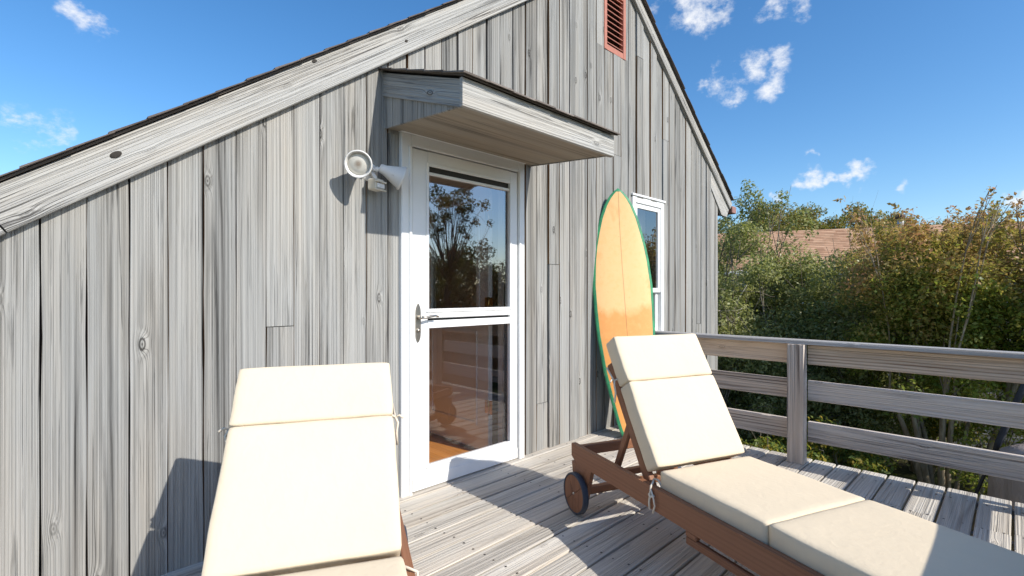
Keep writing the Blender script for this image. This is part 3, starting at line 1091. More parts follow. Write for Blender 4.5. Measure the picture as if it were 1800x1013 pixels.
def cushion_mesh(lx, ly, lz, seed, r=.011):
    """padded rectangular cushion centred in x, y from 0 to ly, z from 0 to lz"""
    nx, ny, nz = 18, 18, 6
    bm = bmesh.new()
    bmesh.ops.create_cube(bm, size=2)
    bmesh.ops.subdivide_edges(bm, edges=bm.edges[:], cuts=15, use_grid_fill=True)
    hx, hy, hz = lx / 2, ly / 2, lz / 2
    for q in bm.verts:
        u, v_, w = q.co
        warp = lambda s: math.copysign(abs(s) ** .55, s) if abs(s) > 1e-6 else 0
        p = Vector((warp(u) * hx, warp(v_) * hy, w * hz))
        c = Vector((max(-hx + r, min(hx - r, p.x)), max(-hy + r, min(hy - r, p.y)), max(-hz + r, min(hz - r, p.z))))
        dd = p - c
        if dd.length > 1e-9:
            p = c + dd.normalized() * r
        fx, fy = 1 - (p.x / hx) ** 4, 1 - (p.y / hy) ** 4
        bul = max(0, fx) * max(0, fy)
        if p.z > hz * .4:
            p.z += .004 * bul + .003 * mnoise.noise((p.x * 6, p.y * 6, seed))
        fz = 1 - (p.z / (hz * 1.1)) ** 2
        p.x += math.copysign(.006, p.x) * max(0, fz) * max(0, 1 - (p.y / hy) ** 2) * (abs(p.x) > hx * .9)
        p += Vector((mnoise.noise((p.x * 9, p.y * 14, p.z * 9 + seed)), mnoise.noise((p.x * 9 + 5, p.y * 9, p.z * 20 + seed)), 0)) * .0025
        q.co = p + Vector((0, hy, hz))
    me = bpy.data.meshes.new('cushion')
    bm.to_mesh(me)
    bm.free()
    me.polygons.foreach_set('use_smooth', [True] * len(me.polygons))
    me.materials.append(M_cush)
    return me


def add_cushion(lx, ly, lz, seed, parent, M):
    o = place(bpy.data.objects.new('cushion', cushion_mesh(lx, ly, lz, seed)), parent, M)
    return o


def box_part(name, M, x0, x1, y0, y1, z0, z1, parent, mat=None, ch=.004):
    """a timber piece whose own X runs along its longest side, so the grain follows it"""
    dims = (x1 - x0, y1 - y0, z1 - z0)
    c = Vector(((x0 + x1) / 2, (y0 + y1) / 2, (z0 + z1) / 2))
    ax = max(range(3), key=lambda i: dims[i])
    order = [ax, (ax + 1) % 3, (ax + 2) % 3]
    Rm = Matrix.Identity(4)
    for col, i in enumerate(order):
        for r_ in range(3):
            Rm[r_][col] = 1.0 if r_ == i else 0.0
    d = [dims[i] / 2 for i in order]
    m2 = MB()
    m2.box(-d[0], d[0], -d[1], d[1], -d[2], d[2], ch=ch)
    return m2.obj(name, mat or M_teak, parent, M @ Matrix.Translation(c) @ Rm)


def lounger(label, loc, theta, alpha, Lb, seed):
    """origin on the deck below the fold of seat and back; +Y points to the head end"""
    B = Matrix.Translation(loc) @ Matrix.Rotation(-theta, 4, 'Z')
    root = bpy.data.objects.new('sun_lounger', None)
    place(root, None, B)
    tag(root, label, 'sun lounger', 'sun loungers on the deck')
    hw = .305
    yh, yf = .70, -1.16
    for s in (-1, 1):
        x0, x1 = (-hw, -hw + .028) if s < 0 else (hw - .028, hw)
        # side rail with a clipped lower corner at the head
        m2 = MB()
        Ms = Matrix(((0, 1, 0, 0), (1, 0, 0, 0), (0, 0, 1, 0), (0, 0, 0, 1)))
        m2.prism([(yf, .262), (yh - .05, .262), (yh, .292), (yh, .362), (yf, .362)], x0, x1, M=Ms)
        sr = m2.obj('side_rail', M_teak, root, B)
        sr.data.transform(Matrix.Rotation(-math.pi / 2, 4, 'Z'))
        sr.matrix_basis = B @ Matrix.Rotation(math.pi / 2, 4, 'Z')
        # wheel bracket
        m2 = MB()
        m2.prism([(.565, .06), (.665, .06), (.70, .2615), (.50, .2615)], x0 + .002, x1 - .002, M=Ms)
        m2.obj('wheel_bracket', M_teak, root, B)
        # wheel: four wooden quarters inside a dark tyre
        cxw = s * (hw + .022)
        Mw = B @ Matrix.Translation((cxw, .615, .111)) @ Matrix.Rotation(s * math.pi / 2, 4, 'Y')
        m2 = MB()
        m2.lathe([(.1065, -.017), (.1105, -.012), (.1105, .012), (.1065, .017), (.0995, .0165), (.0995, -.0165), (.1065, -.017)], Matrix.Identity(4), 40)
        wheel = m2.obj('wheel', M_tyre, root, Mw)
        for q in range(4):
            a0, a1 = q * math.pi / 2 + .012 + .6, (q + 1) * math.pi / 2 - .012 + .6
            pts = [(.002 * math.cos((a0 + a1) / 2), .002 * math.sin((a0 + a1) / 2))] + [(.099 * math.cos(a), .099 * math.sin(a)) for a in np.linspace(a0, a1, 9)]
            n_ = len(pts)
            m3 = MB()
            m3.add([(p, r_, .014) for p, r_ in pts] + [(p, r_, -.014) for p, r_ in pts],
                   [tuple(range(n_)), tuple(reversed(range(n_, 2 * n_)))] + [((i + 1) % n_, i, n_ + i, n_ + (i + 1) % n_) for i in range(n_)])
            m3.obj('wheel_quarter', M_teak, wheel, Mw)
        m3 = MB()
        m3.lathe([(.0005, .019), (.006, .018), (.008, .0145)], Matrix.Identity(4), 12)
        m3.obj('axle_bolt', M_nickel, wheel, Mw)
        # foot leg
        box_part('leg', B, x0 + (.029 if s < 0 else -.034), x1 + (.034 if s < 0 else -.029), -.98, -.92, 0, .33, root)
        # drop leg and lower runner
        box_part('brace_block', B, x0 + .001, x1 - .001, -.26, -.20, .2385, .2615, root)
        box_part('runner', B, (x0 + .003), (x1 - .003), -1.10, -.20, .205, .238, root)
        box_part('runner_block', B, x0 + .001, x1 - .001, -1.10, -1.04, .2385, .2615, root)
    box_part('axle', B, -hw + .001, hw - .001, .595, .635, .095, .135, root)
    box_part('head_bar', B, -hw + .029, hw - .029, .655, .690, .295, .350, root)
    box_part('notch_bar', B, -hw + .029, hw - .029, .36, .395, .270, .300, root)
    box_part('foot_bar', B, -hw + .029, hw - .029, yf, yf + .03, .27, .355, root)
    box_part('cross_bar', B, -hw + .029, hw - .029, .02, .055, .270, .318, root)
    for s in (-1, 1):
        box_part('slat_bearer', B, s * (hw - .045) - .015, s * (hw - .045) + .015, -1.12, -.02, .285, .317, root)
    y = -1.11
    while y < -.03:
        box_part('seat_slat', B, -hw + .0295, hw - .0295, y, y + .045, .3178, .336, root, ch=.003)
        y += .068
    # back frame, hinged just behind the seat
    H = B @ Matrix.Translation((0, .0, .430)) @ Matrix.Rotation(alpha, 4, 'X') @ Matrix.Translation((0, 0, -.092))
    top_ = Lb - .10
    for s in (-1, 1):
        xa = s * (hw - .060)
        box_part('back_stile', H, xa - .0275 + .012, xa + .0275 - .012, -.085, top_, -.052, -.004, root)
    y = .015
    while y < top_ - .03:
        box_part('back_slat', H, -hw + .0765, hw - .0765, y, y + .042, -.030, -.0045, root, ch=.003)
        y += .066
    # prop from the back frame down to the notch bar
    pt = H @ Vector((0, top_ * .52, -.04))
    pb = B @ Vector((0, .405, .300))
    for s in (-1, 1):
        off = (B.to_3x3() @ Vector((s * .205, 0, 0)))
        a, b = pt + off, pb + off
        Mp = frame_m((a + b) / 2, (b - a), off)
        l2 = (b - a).length / 2 + .02
        m2 = MB()
        m2.box(-l2, l2, -.011, .011, -.018, .018, ch=.003)
        m2.obj('prop', M_teak, root, Mp)
    # cushions
    cw = .535
    zc = .3375
    for (y0, ly) in ((-.548, .545), (-1.112, .560)):
        add_cushion(cw, ly, .092, seed + y0 * 7, root, B @ Matrix.Translation((0, y0, zc)))
    Hc = B @ Matrix.Translation((0, .0, .430)) @ Matrix.Rotation(alpha, 4, 'X')
    hd = .24
    th = .092
    sh = -th
    for (y0, ly) in ((0.010, Lb - hd - .012), (Lb - hd, hd)):
        add_cushion(cw, ly, th, seed + 3 + y0 * 5, root, Hc @ Matrix.Translation((0, y0, sh)))
    # ties round the stiles at the head seam and round the side rails at the fold
    for s in (-1, 1):
        p0 = Hc @ Vector((s * (cw / 2 + .003), Lb - .20, -.075))
        e = B.to_3x3() @ Vector((s, 0, 0))
        bk = (H.to_3x3() @ Vector((0, 0, -1))).normalized()
        d_ = Vector((0, 0, -1))
        st = H @ Vector((s * (hw - .055), top_ - .02, -.03))
        m2 = MB()
        m2.tube([p0, p0 + e * .012 + bk * .02, st + e * .03, st + bk * .035, st - e * .028 + bk * .02], .0045, 6)
        m2.tube([p0 + e * .012 + bk * .015, p0 + e * .022 + d_ * .03, p0 + e * .016 + d_ * .07 + bk * -.004, p0 + e * .020 + d_ * .115], [.0045, .0045, .0045, .005], 6)
        m2.tube([p0 + e * .012 + bk * .02, p0 + e * .028 + bk * .012 - d_ * .004, p0 + e * .044 + bk * .004 + d_ * .012], [.004, .004, .005], 6)
        m2.obj('tie', M_tie, root)
        q0 = B @ Vector((s * (cw / 2 - .01), .045, .375))
        m2 = MB()
        L_ = lambda x_, y_, z_: B @ Vector((s * x_, y_, z_))
        m2.tube([q0, L_(.285, .02, .372), L_(.312, .0, .366), L_(.313, .004, .33), L_(.312, .012, .29), L_(.314, .006, .262)], .0045, 6)
        m2.tube([L_(.312, .0, .350), L_(.316, -.02, .325), L_(.314, -.028, .29), L_(.315, -.016, .255)], .004, 6)
        m2.tube([q0, L_(.27, .0, .385), L_(.262, -.012, .365), L_(.268, -.008, .345)], .0045, 6)
        m2.tube([L_(.311, .012, .328), L_(.319, -.004, .322), L_(.311, -.02, .330)], .006, 6)
        m2.obj('tie', M_tie, root)
    return root


lounger('wheeled wooden lounger with cream cushions beside the railing and surfboard', (2.249, 1.0075, 0), math.radians(21.3), math.radians(58.8), .66, 2.0)
lounger('cream cushioned wooden lounger in front of plain siding, below the security light', (.572, 1.412, 0), math.radians(26.5), math.radians(45), .722, 9.0)


# ------------------------------------------------------------------ surfboard
def surfboard():
    m, n, out = newmat('worn_orange_resin')
    tc = n.node('ShaderNodeTexCoord').outputs['Object']
    s = n.sep(tc)
    a = n.noise(n.v('MULTIPLY', tc, (1, .7, 1)), 4.2, 5, 0.60, dist=0.3)
    b = n.noise(tc, 26.0, 5, 0.65)
    # the upper half has bleached to cream with a ragged edge, the tail stays orange
    fade = n.m('ADD', n.rng(s[1], .98, 1.16), n.m('MULTIPLY', n.m('SUBTRACT', a, 0.5), 2.2))
    fade = n.m('SUBTRACT', fade, n.rng(s[1], 1.6, 2.1, 0, .50))
    fade = n.m('SUBTRACT', fade, n.rng(n.m('ABSOLUTE', s[0]), .13, .24, 0, .35))
    c = n.mix(n.rng(fade, 0.18, 0.60), (0.79, 0.35, 0.10), (0.87, 0.53, 0.235))
    c = n.mix(n.rng(n.m('ADD', b, n.m('MULTIPLY', a, 0.4)), 0.66, 0.90, 0, .4), c, (0.84, 0.45, 0.15))
    c = n.mix(n.rng(n.noise(tc, 60, 4), .66, .76, 0, .5), c, (0.45, 0.2, 0.06))
    st = n.rng(n.m('ABSOLUTE', n.m('SUBTRACT', s[0], n.m('MULTIPLY', n.m('SUBTRACT', n.noise(tc, 3, 1), .5), .004))), .0035, .002, 0, .65)
    c = n.mix(st, c, (0.30, 0.12, 0.04))
    finish(n, out, c, 0.28, b, 0.001, 0.08, spec=0.5)
    g, n, out = newmat('chipped_green_paint')
    tc = n.node('ShaderNodeTexCoord').outputs['Object']
    a = n.noise(tc, 14.0, 6, 0.7)
    c = n.mix(n.rng(a, .40, .60), (0.028, 0.20, 0.095), (0.05, 0.30, 0.13))
    c = n.mix(n.rng(n.noise(tc, 40, 5, .7), .62, .70, 0, .7), c, (0.32, 0.30, 0.14))
    finish(n, out, c, 0.5, a, 0.002, 0.3, spec=0.4)
    L, hwid, thk = 2.14, .268, .062
    rows, ring = 72, 24
    mb = MB()
    vs_, fs, mi = [], [], []

    def halfw(u):
        return hwid * float(np.interp(u, [0, .02, .06, .12, .25, .4, .5, .6, .7, .76, .82, .876, .932, .965, .985, 1.0],
                                      [.36, .44, .52, .62, .82, .955, .99, 1.0, .94, .87, .765, .65, .475, .32, .18, .01]))
    for i in range(rows + 1):
        u = i / rows
        u = u if u < .9 else .9 + (u - .9) * 1.0
        w = max(halfw(u), .004)
        t = thk * (max(.12, min(1, min(u / .35 + .35, (1 - u) / .45 + .18))))
        rock = .075 * max(0, (u - .55) / .45) ** 2.2 + .02 * max(0, (.25 - u) / .25) ** 2
        band = max(.02, 1 - .027 / max(w, .01))
        xs = [-1, -.985, -(1 + band) / 2, -band, -band * .66, -band * .33, 0, band * .33, band * .66, band, (1 + band) / 2, .985]
        top = []
        for x in xs + [1]:
            z = t * .5 * (max(0, 1 - abs(x) ** 2.6)) ** .6
            top.append((x * w, z))
        bot = [(x * w, -t * .5 * (max(0, 1 - abs(x) ** 4)) ** .6) for x in [.985, .8, .4, 0, -.4, -.8, -.985]]
        for x, z in top + bot:
            vs_.append((x, u * L, z + rock))
    rn = 13 + 7
    for i in range(rows):
        for k in range(rn):
            k2 = (k + 1) % rn
            fs.append((i * rn + k, i * rn + k2, (i + 1) * rn + k2, (i + 1) * rn + k))
            mi.append(0 if 3 <= k <= 8 and i >= 1 and halfw((i + 1) / rows) > .029 else 1)
    fs.append(tuple(reversed(range(rn))))
    mi.append(1)
    fs.append(tuple(range(rows * rn, rows * rn + rn)))
    mi.append(1)
    mb.v, mb.f, mb.mi, mb.sm = vs_, fs, mi, [True] * len(fs)
    base = Vector((3.630, 2.235, .012))
    nose = Vector((3.790, 2.520, 2.105))
    ay = (nose - base).normalized()
    wx = Vector((.76, -.65, 0))
    wx = (wx - ay * wx.dot(ay)).normalized()
    az = wx.cross(ay)
    Mx = Matrix.Identity(4)
    for i, q in enumerate((wx, ay, az)):
        Mx[0][i], Mx[1][i], Mx[2][i] = q
    Mx[0][3], Mx[1][3], Mx[2][3] = base
    o = mb.obj('surfboard', [m, g], None, Mx)
    tag(o, 'old orange surfboard with green rails leaning upright between wall and railing', 'surfboard')


surfboard()


# ------------------------------------------------------------------ security light
def security_light():
    wm, n, out = newmat('old_white_enamel')
    tc = n.node('ShaderNodeTexCoord').outputs['Object']
    a = n.noise(tc, 35.0, 5, .65)
    c = n.mix(n.rng(a, .60, .72), (0.74, 0.73, 0.70), (0.42, 0.36, 0.28))
    finish(n, out, c, .45, a, .001, .2)
    rust, n, out = newmat('rusty_lens')
    tc = n.node('ShaderNodeTexCoord').outputs['Object']
    a = n.noise(tc, 16.0, 4, .6)
    s = n.sep(tc)
    c = n.mix(n.rng(n.m('ADD', a, n.m('MULTIPLY', s[0], 5.0)), .50, .68), (0.66, 0.52, 0.33), (0.23, 0.085, 0.02))
    finish(n, out, c, .5, a, .001, .2)
    lens, n, out = newmat('frosted_bulb')
    tc = n.node('ShaderNodeTexCoord').outputs['Object']
    a = n.noise(tc, 22.0, 4, .6)
    s = n.sep(tc)
    rad = n.m('SQRT', n.m('ADD', n.m('MULTIPLY', s[0], s[0]), n.m('MULTIPLY', s[1], s[1])))
    c = n.mix(n.rng(n.m('ADD', rad, n.m('MULTIPLY', n.m('SUBTRACT', a, .5), .03)), .006, .024), (0.30, 0.25, 0.20), (0.58, 0.56, 0.50))
    finish(n, out, c, .35, a, .001, .1)
    mount = Vector((1.400, WY - .004, 1.900))
    root = thing('security_light', 'white twin-lamp motion security light on the siding beside the door', 'security light', mount)
    My = Matrix.Translation(mount) @ Matrix.Rotation(math.pi / 2, 4, 'X')
    m2 = MB()
    m2.lathe([(.058, 0), (.058, .012), (.052, .024), (.030, .030), (.0005, .031)], My, 28)
    m2.obj('wall_plate', wm, root)
    hub = mount + Vector((0, -.055, .005))
    m2 = MB()
    m2.tube([mount + Vector((0, -.02, 0)), hub], [.026, .020], 14)
    m2.obj('hub', wm, root)
    for axis, j0, kind in ((Vector((-.55, -.78, -.28)), hub + Vector((-.085, -.035, .015)), 0), (Vector((.86, -.36, -.36)), hub + Vector((.045, -.02, .012)), 1)):
        axis.normalize()
        m2 = MB()
        m2.tube([hub, (hub + j0) / 2 + Vector((0, -.006, 0)), j0], .0095, 10)
        m2.tube([(hub + j0) / 2 - axis * .006, (hub + j0) / 2 + axis * .010], .016, 12)
        m2.obj('swivel', wm, root)
        Ml = Matrix.Translation(j0) @ axis.to_track_quat('Z', 'Y').to_matrix().to_4x4()
        m2 = MB()
        m2.lathe([(.0005, -.012), (.022, -.010), (.026, .0), (.028, .018), (.034, .034), (.056, .092), (.064, .112), (.070, .118), (.072, .124), (.070, .130), (.065, .130), (.063, .122), (.058, .108)], Matrix.Identity(4), 32)
        lamp = m2.obj('lamp_housing', wm, root, Ml)
        m2 = MB()
        if kind == 0:
            m2.lathe([(.0585, .106), (.052, .108), (.050, .112), (.036, .118), (.018, .1215), (.0005, .1225)], Matrix.Identity(4), 32)
            m2.obj('bulb_face', lens, lamp, Ml)
        else:
            m2.lathe([(.0625, .121), (.045, .123), (.02, .1245), (.0005, .125)], Matrix.Identity(4), 32)
            m2.obj('bulb_face', rust, lamp, Ml)
    # motion sensor below
    sm = plain('aged_sensor_plastic', (0.62, 0.58, 0.49), .5, .1)
    Ms = Matrix.Translation(mount + Vector((.005, -.085, -.088))) @ Matrix.Rotation(.35, 4, 'Z')
    m2 = MB()
    m2.box(-.036, .036, -.03, .03, -.026, .036, ch=.006)
    sensor = m2.obj('motion_sensor', sm, root, Ms)
    m2 = MB()
    m2.box(-.030, .030, -.040, -.0305, -.018, .010, ch=.004)
    m2.obj('sensor_lens', plain('sensor_lens', (0.66, 0.66, 0.66), .35), sensor, Ms)
    m2 = MB()
    m2.box(-.039, .039, -.046, -.0302, .014, .022, ch=.002)
    m2.box(-.039, .039, -.044, -.0302, -.0305, -.024, ch=.002)
    m2.obj('sensor_hood', sm, sensor, Ms)
    m2 = MB()
    m2.tube([mount + Vector((0, -.05, -.01)), mount + Vector((.004, -.078, -.040)), mount + Vector((.005, -.085, -.054))], .011, 10)
    m2.obj('sensor_arm', wm, root)


security_light()


# ------------------------------------------------------------------ plants
def leaf_mesh(name, P, N, size, mat, tip=None, aspect=.5):
    """P: leaf centres, N: rough facing direction; four-sided leaves"""
    n_ = len(P)
    d = rng.normal(size=(n_, 3))
    d /= np.linalg.norm(d, axis=1)[:, None] + 1e-9
    nn = N + rng.normal(size=(n_, 3)) * .75
    nn /= np.linalg.norm(nn, axis=1)[:, None] + 1e-9
    a = d - nn * np.sum(d * nn, axis=1)[:, None]
    a /= np.linalg.norm(a, axis=1)[:, None] + 1e-9
    b = np.cross(nn, a)
    s = size * rng.uniform(.45, 1.5, size=(n_, 1))
    bend = nn * s * .12
    V = np.stack([P - a * s * .5, P + b * s * aspect * .5 + bend + a * s * .05, P + a * s * .5, P - b * s * aspect * .5 + bend + a * s * .05], axis=1).reshape(-1, 3)
    me = bpy.data.meshes.new(name)
    me.vertices.add(n_ * 4)
    me.vertices.foreach_set('co', V.astype(np.float32).ravel())
    me.loops.add(n_ * 4)
    me.loops.foreach_set('vertex_index', np.arange(n_ * 4, dtype=np.int32))
    me.polygons.add(n_)
    me.polygons.foreach_set('loop_start', np.arange(0, n_ * 4, 4, dtype=np.int32))
    me.polygons.foreach_set('loop_total', np.full(n_, 4, dtype=np.int32))
    if tip is not None:
        at = me.attributes.new('tip', 'FLOAT', 'POINT')
        at.data.foreach_set('value', np.repeat(tip, 4).astype(np.float32))
    me.materials.append(mat)
    me.update(calc_edges=True)
    me.validate()
    return me


def bez(p0, p1, p2, k):
    t = np.linspace(0, 1, k)[:, None]
    return (1 - t) ** 2 * p0 + 2 * t * (1 - t) * p1 + t ** 2 * p2


def plant(name, label, cat, base, clumps, nleaf, lsize, lmat, bmat, trunk_r=.05, stems=1, stem_h=.3, spread=.15, tipf=None, group=None,
          twig=90, aspect=.5, stem_lean=.25, parts=('trunk', 'crown'), up=.55):
    """clumps: array (k,4) of world centre and radius. Stems rise from the base and branch to the clumps"""
    base = np.array(base, float)
    root = thing(name, label, cat, tuple(base), group)
    clumps = np.array(clumps, float)
    cen = clumps[:, :3].mean(0)
    mb = MB()
    heads = []
    top = clumps[:, 2].max()
    for s in range(stems):
        q = 2 * math.pi * (s + rng.uniform(-.3, .3)) / max(stems, 1)
        o = base + np.array([math.cos(q), math.sin(q), 0]) * spread * (stems > 1) + np.array([0, 0, -.05])
        h = (top - base[2]) * stem_h * rng.uniform(.85, 1.15)
        e = o + np.array([math.cos(q) * stem_lean * h * (stems > 1) + rng.normal() * .05 * h, math.sin(q) * stem_lean * h * (stems > 1) + rng.normal() * .05 * h, h])
        mid = (o + e) / 2 + rng.normal(size=3) * .05 * h
        r = trunk_r * (rng.uniform(.65, 1.0) if stems > 1 else 1)
        pts = bez(o, mid, e, 7)
        mb.tube([tuple(p) for p in pts], list(np.linspace(r * 1.15, r * .7, 7)), 8, cap=False)
        heads.append((e, r * .7))
    order = rng.permutation(len(clumps))[:twig]
    for i in order:
        c = clumps[i, :3]
        j = int(np.argmin([np.linalg.norm((c - h_[0])[:2]) + rng.uniform(0, .4) for h_ in heads]))
        e, r = heads[j]
        d = c - e
        m_ = e + d * .5 + np.array([0, 0, .12 * np.linalg.norm(d)]) + rng.normal(size=3) * .08 * np.linalg.norm(d)
        pts = bez(e, m_, c, 6)
        r0 = min(r * .5, .005 + .007 * np.linalg.norm(d))
        mb.tube([tuple(p) for p in pts], list(np.linspace(r0, .004, 6)), 5, cap=False)
        for _ in range(3):
            f = pts[rng.integers(3, 5)]
            g = c + rng.normal(size=3) * clumps[i, 3] * .9
            mb.tube([tuple(f), tuple((f + g) / 2 + rng.normal(size=3) * .03), tuple(g)], [.006, .004, .0025], 4, cap=False)
    mb.obj(parts[0], bmat, root)
    w = clumps[:, 3] ** 2.2
    idx = rng.choice(len(clumps), size=nleaf, p=w / w.sum())
    dirs = rng.normal(size=(nleaf, 3))
    dirs /= np.linalg.norm(dirs, axis=1)[:, None]
    rad = rng.uniform(0, 1, size=(nleaf, 1)) ** .5
    P = clumps[idx, :3] + dirs * rad * clumps[idx, 3:4] * np.array([1, 1, .8])
    N = dirs * .6 + np.array([0, 0, up])
    keep = P[:, 2] > base[2] + .02
    P, N = P[keep], N[keep]
    tip = tipf(P) if tipf else None
    place(bpy.data.objects.new(parts[1], leaf_mesh(parts[1], P, N, lsize, lmat, tip, aspect)), root)
    return root


def ellipsoid_clumps(c, r, k, rc, shell=.55, seed=0, lump=.25):
    out = []
    while len(out) < k:
        d = rng.normal(size=3)
        d /= np.linalg.norm(d)
        f = shell + (1 - shell) * rng.uniform()
        l = 1 + lump * mnoise.noise((d[0] * 2.1 + seed, d[1] * 2.1, d[2] * 2.1))
        p = np.array(c) + d * np.array(r) * f * l
        if p[2] < GZ + .1:
            continue
        out.append((p[0], p[1], p[2], rc * rng.uniform(.6, 1.35)))
    return out


# dense grey-green shrubs beyond the house corner
g_sh = 'grey-green shrubs beyond the railing'
def olive(x, y, r, ztop, label, n_, k, seed, extra=None):
    h = ztop - GZ
    cl = ellipsoid_clumps((x, y, GZ + h * .52), (r, r, h * .50), k, .30, .5, seed)
    if extra:
        cl += extra
    return plant('dense_shrub', label, 'shrub', (x, y, GZ), cl, n_, .058, M_leaf_olive, M_bark, .07, 4, .35, .18, group=g_sh, twig=70, aspect=.42)


sprigs = []
for (sx, sy, sz) in ((9.4, 3.62, 2.35), (9.4, 3.5, 2.6), (9.45, 3.42, 2.85), (9.5, 3.3, 2.6), (9.45, 3.3, 3.05), (9.5, 3.2, 2.8), (9.5, 3.1, 2.5), (9.55, 3.0, 2.75), (9.4, 3.55, 2.9), (9.35, 3.75, 2.55),
                     (9.6, 2.75, 2.45), (9.6, 2.6, 2.6), (9.65, 2.45, 2.4), (9.6, 2.9, 2.95), (9.5, 3.45, 3.2), (9.35, 3.85, 2.75)):
    sprigs.append((sx, sy, sz, .15))
    sprigs.append((sx + .02, sy + random.uniform(-.08, .08), sz - .16, .13))
olive(9.6, 3.6, 1.3, 2.50, 'tall grey-green shrub with wispy top twigs next to the house corner', 70000, 210, 1.0, sprigs)
olive(9.3, 2.75, 1.2, 2.02, 'dense grey-green shrub in front of the brown roof', 58000, 190, 5.0)
olive(8.7, 1.75, .95, 1.75, 'lower grey-green shrub between the tall shrubs and the red-tipped ones', 40000, 150, 9.0)
olive(7.7, 3.1, .9, 1.0, 'rounded grey-green shrub tucked behind the deck corner', 32000, 120, 13.0)
olive(11.2, 5.8, 1.5, 2.3, 'grey-green shrub half hidden behind the house corner', 18000, 110, 17.0)


# red-tipped multi-stem crape myrtles
def tipf_for(z0, z1):
    def f(P):
        t = np.clip((P[:, 2] - z0) / (z1 - z0), 0, 1)
        nz = np.array([mnoise.noise((p[0] * 1.9, p[1] * 1.9, p[2] * 1.9)) for p in P])
        return np.clip(t * 1.05 - .24 + nz * .8 + rng.normal(size=len(P)) * .18, 0, 1) * .95
    return f


g_my = 'red-tipped multi-stem shrubs beyond the railing'
def myrtle(x, y, r, zt, label, n_, k, seed):
    cl = ellipsoid_clumps((x, y, zt - 1.05), (r, r, .85), k, .26, .25, seed, .35)
    for _ in range(34):
        a = rng.uniform(0, 6.28)
        rr_ = r * rng.uniform(.05, .95)
        b0 = np.array([x + rr_ * math.cos(a), y + rr_ * math.sin(a), zt - .35])
        ln = rng.uniform(.15, .62)
        lean = rng.uniform(.1, .8)
        out_ = np.array([math.cos(a) * lean, math.sin(a) * lean, 1.0])
        for t in np.linspace(0, 1, 6):
            p = b0 + out_ * ln * t
            cl.append((p[0], p[1], p[2], .125 * (1 - .5 * t)))
    # leafy side shoots lower down
    for _ in range(int(k * .45)):
        a = rng.uniform(0, 6.28)
        cl.append((x + r * rng.uniform(.4, .95) * math.cos(a), y + r * rng.uniform(.4, .95) * math.sin(a), zt - 1.5 - abs(rng.normal()) * .8, .16))
    return plant('crape_myrtle', label, 'shrub', (x, y, GZ), cl, n_, .046, M_leaf_myrtle, M_bark_myrtle, .036, 10, .42, .12,
                 tipf_for(zt - 1.7, zt + .0), g_my, twig=45, aspect=.5, stem_lean=.22)


myrtle(7.9, .60, 1.05, 2.12, 'red-tipped multi-stem shrub with tan trunks behind the railing', 72000, 200, 3.0)
myrtle(8.3, -.95, 1.20, 2.15, 'red-tipped shrub growing beside the covered grill', 64000, 200, 6.0)
myrtle(10.2, 1.05, 1.1, 2.30, 'red-tipped shrub set back against the brown-roofed house', 50000, 160, 8.0)

# dead branch by the house corner
mb = MB()
rootb = np.array([7.75, 3.15, GZ])
pts = bez(rootb, np.array([7.9, 3.3, .4]), np.array([7.55, 3.15, .95]), 8)
mb.tube([tuple(p) for p in pts], list(np.linspace(.016, .007, 8)), 6)
for q in range(16):
    f = pts[rng.integers(5, 8)]
    e = f + np.array([rng.normal() * .18, rng.normal() * .22, rng.uniform(-.30, .42)])
    mid_ = (f + e) / 2 + rng.normal(size=3) * .08
    pp = bez(f, mid_, e, 5)
    mb.tube([tuple(p) for p in pp], list(np.linspace(.006, .003, 5)), 5)
    for _ in range(3):
        f2 = pp[rng.integers(2, 5)]
        e2 = f2 + rng.normal(size=3) * .12
        mb.tube([tuple(f2), tuple((f2 + e2) / 2 + rng.normal(size=3) * .03), tuple(e2)], [.005, .004, .0025], 4)
tag(mb.obj('dead_branch', M_deadwood), 'bleached bare dead branch among shrubs by the house corner', 'branch')

# low undergrowth
g_un = 'low undergrowth below the deck'
for i, (x, y, r, zt, lab) in enumerate(((6.6, 2.1, .8, -.55, 'low leafy bush below the deck near the house wall'), (6.9, 1.5, .65, -.45, 'low yellow-flecked bush between deck and tan trunks'),
                                        (9.4, .3, .8, .45, 'bright green bush behind the tan trunks'),
                                        (10.2, -.9, .9, .55, 'bright green bush near the pale fence'))):
    cl = ellipsoid_clumps((x, y, (GZ + zt) / 2), (r, r, (zt - GZ) * .55), 55, .18, .5, i * 3.3)
    plant('low_bush', lab, 'bush', (x, y, GZ), cl, 11000, .055, M_leaf_under, M_bark, .02, 5, .3, .1, group=g_un, twig=40)

# trees beyond the neighbouring roof
g_bg = 'autumn trees behind the brown roof'
for i, (px, s, zt, r, lab) in enumerate(((1335, 30, 6.3, 2.6, 'autumn tree behind the brown roof end nearest the cedar house'), (1410, 31, 6.5, 2.4, 'rounded yellow-green tree behind the brown roof ridge'),
                                         (1480, 30, 6.2, 2.3, 'yellow-green tree behind the ridge, beside the orange one'), (1545, 29, 6.1, 1.9, 'orange-tinged tree behind the ridge near the chimney vent'),
                                         (1660, 36, 6.2, 2.8, 'autumn tree far behind the red-tipped shrubs'), (1790, 36, 6.2, 2.8, 'autumn tree past the brown roof end farthest from the cedar house'),
                                         (1262, 33, 5.6, 2.6, 'autumn tree rising behind the house corner shrub'))):
    t = (px - 900) / 872
    x, y = s * (0.7019 + .7123 * t), s * (.7123 - .7019 * t)
    cl = ellipsoid_clumps((x, y, zt - 2.0), (r, r, 2.0), 90, .55, .6, i * 2.7)
    plant('autumn_tree', lab, 'tree', (x, y, GZ), cl, 15000, .15, M_leaf_bg, M_bark, .14, 1, .45, 0, group=g_bg, twig=50)

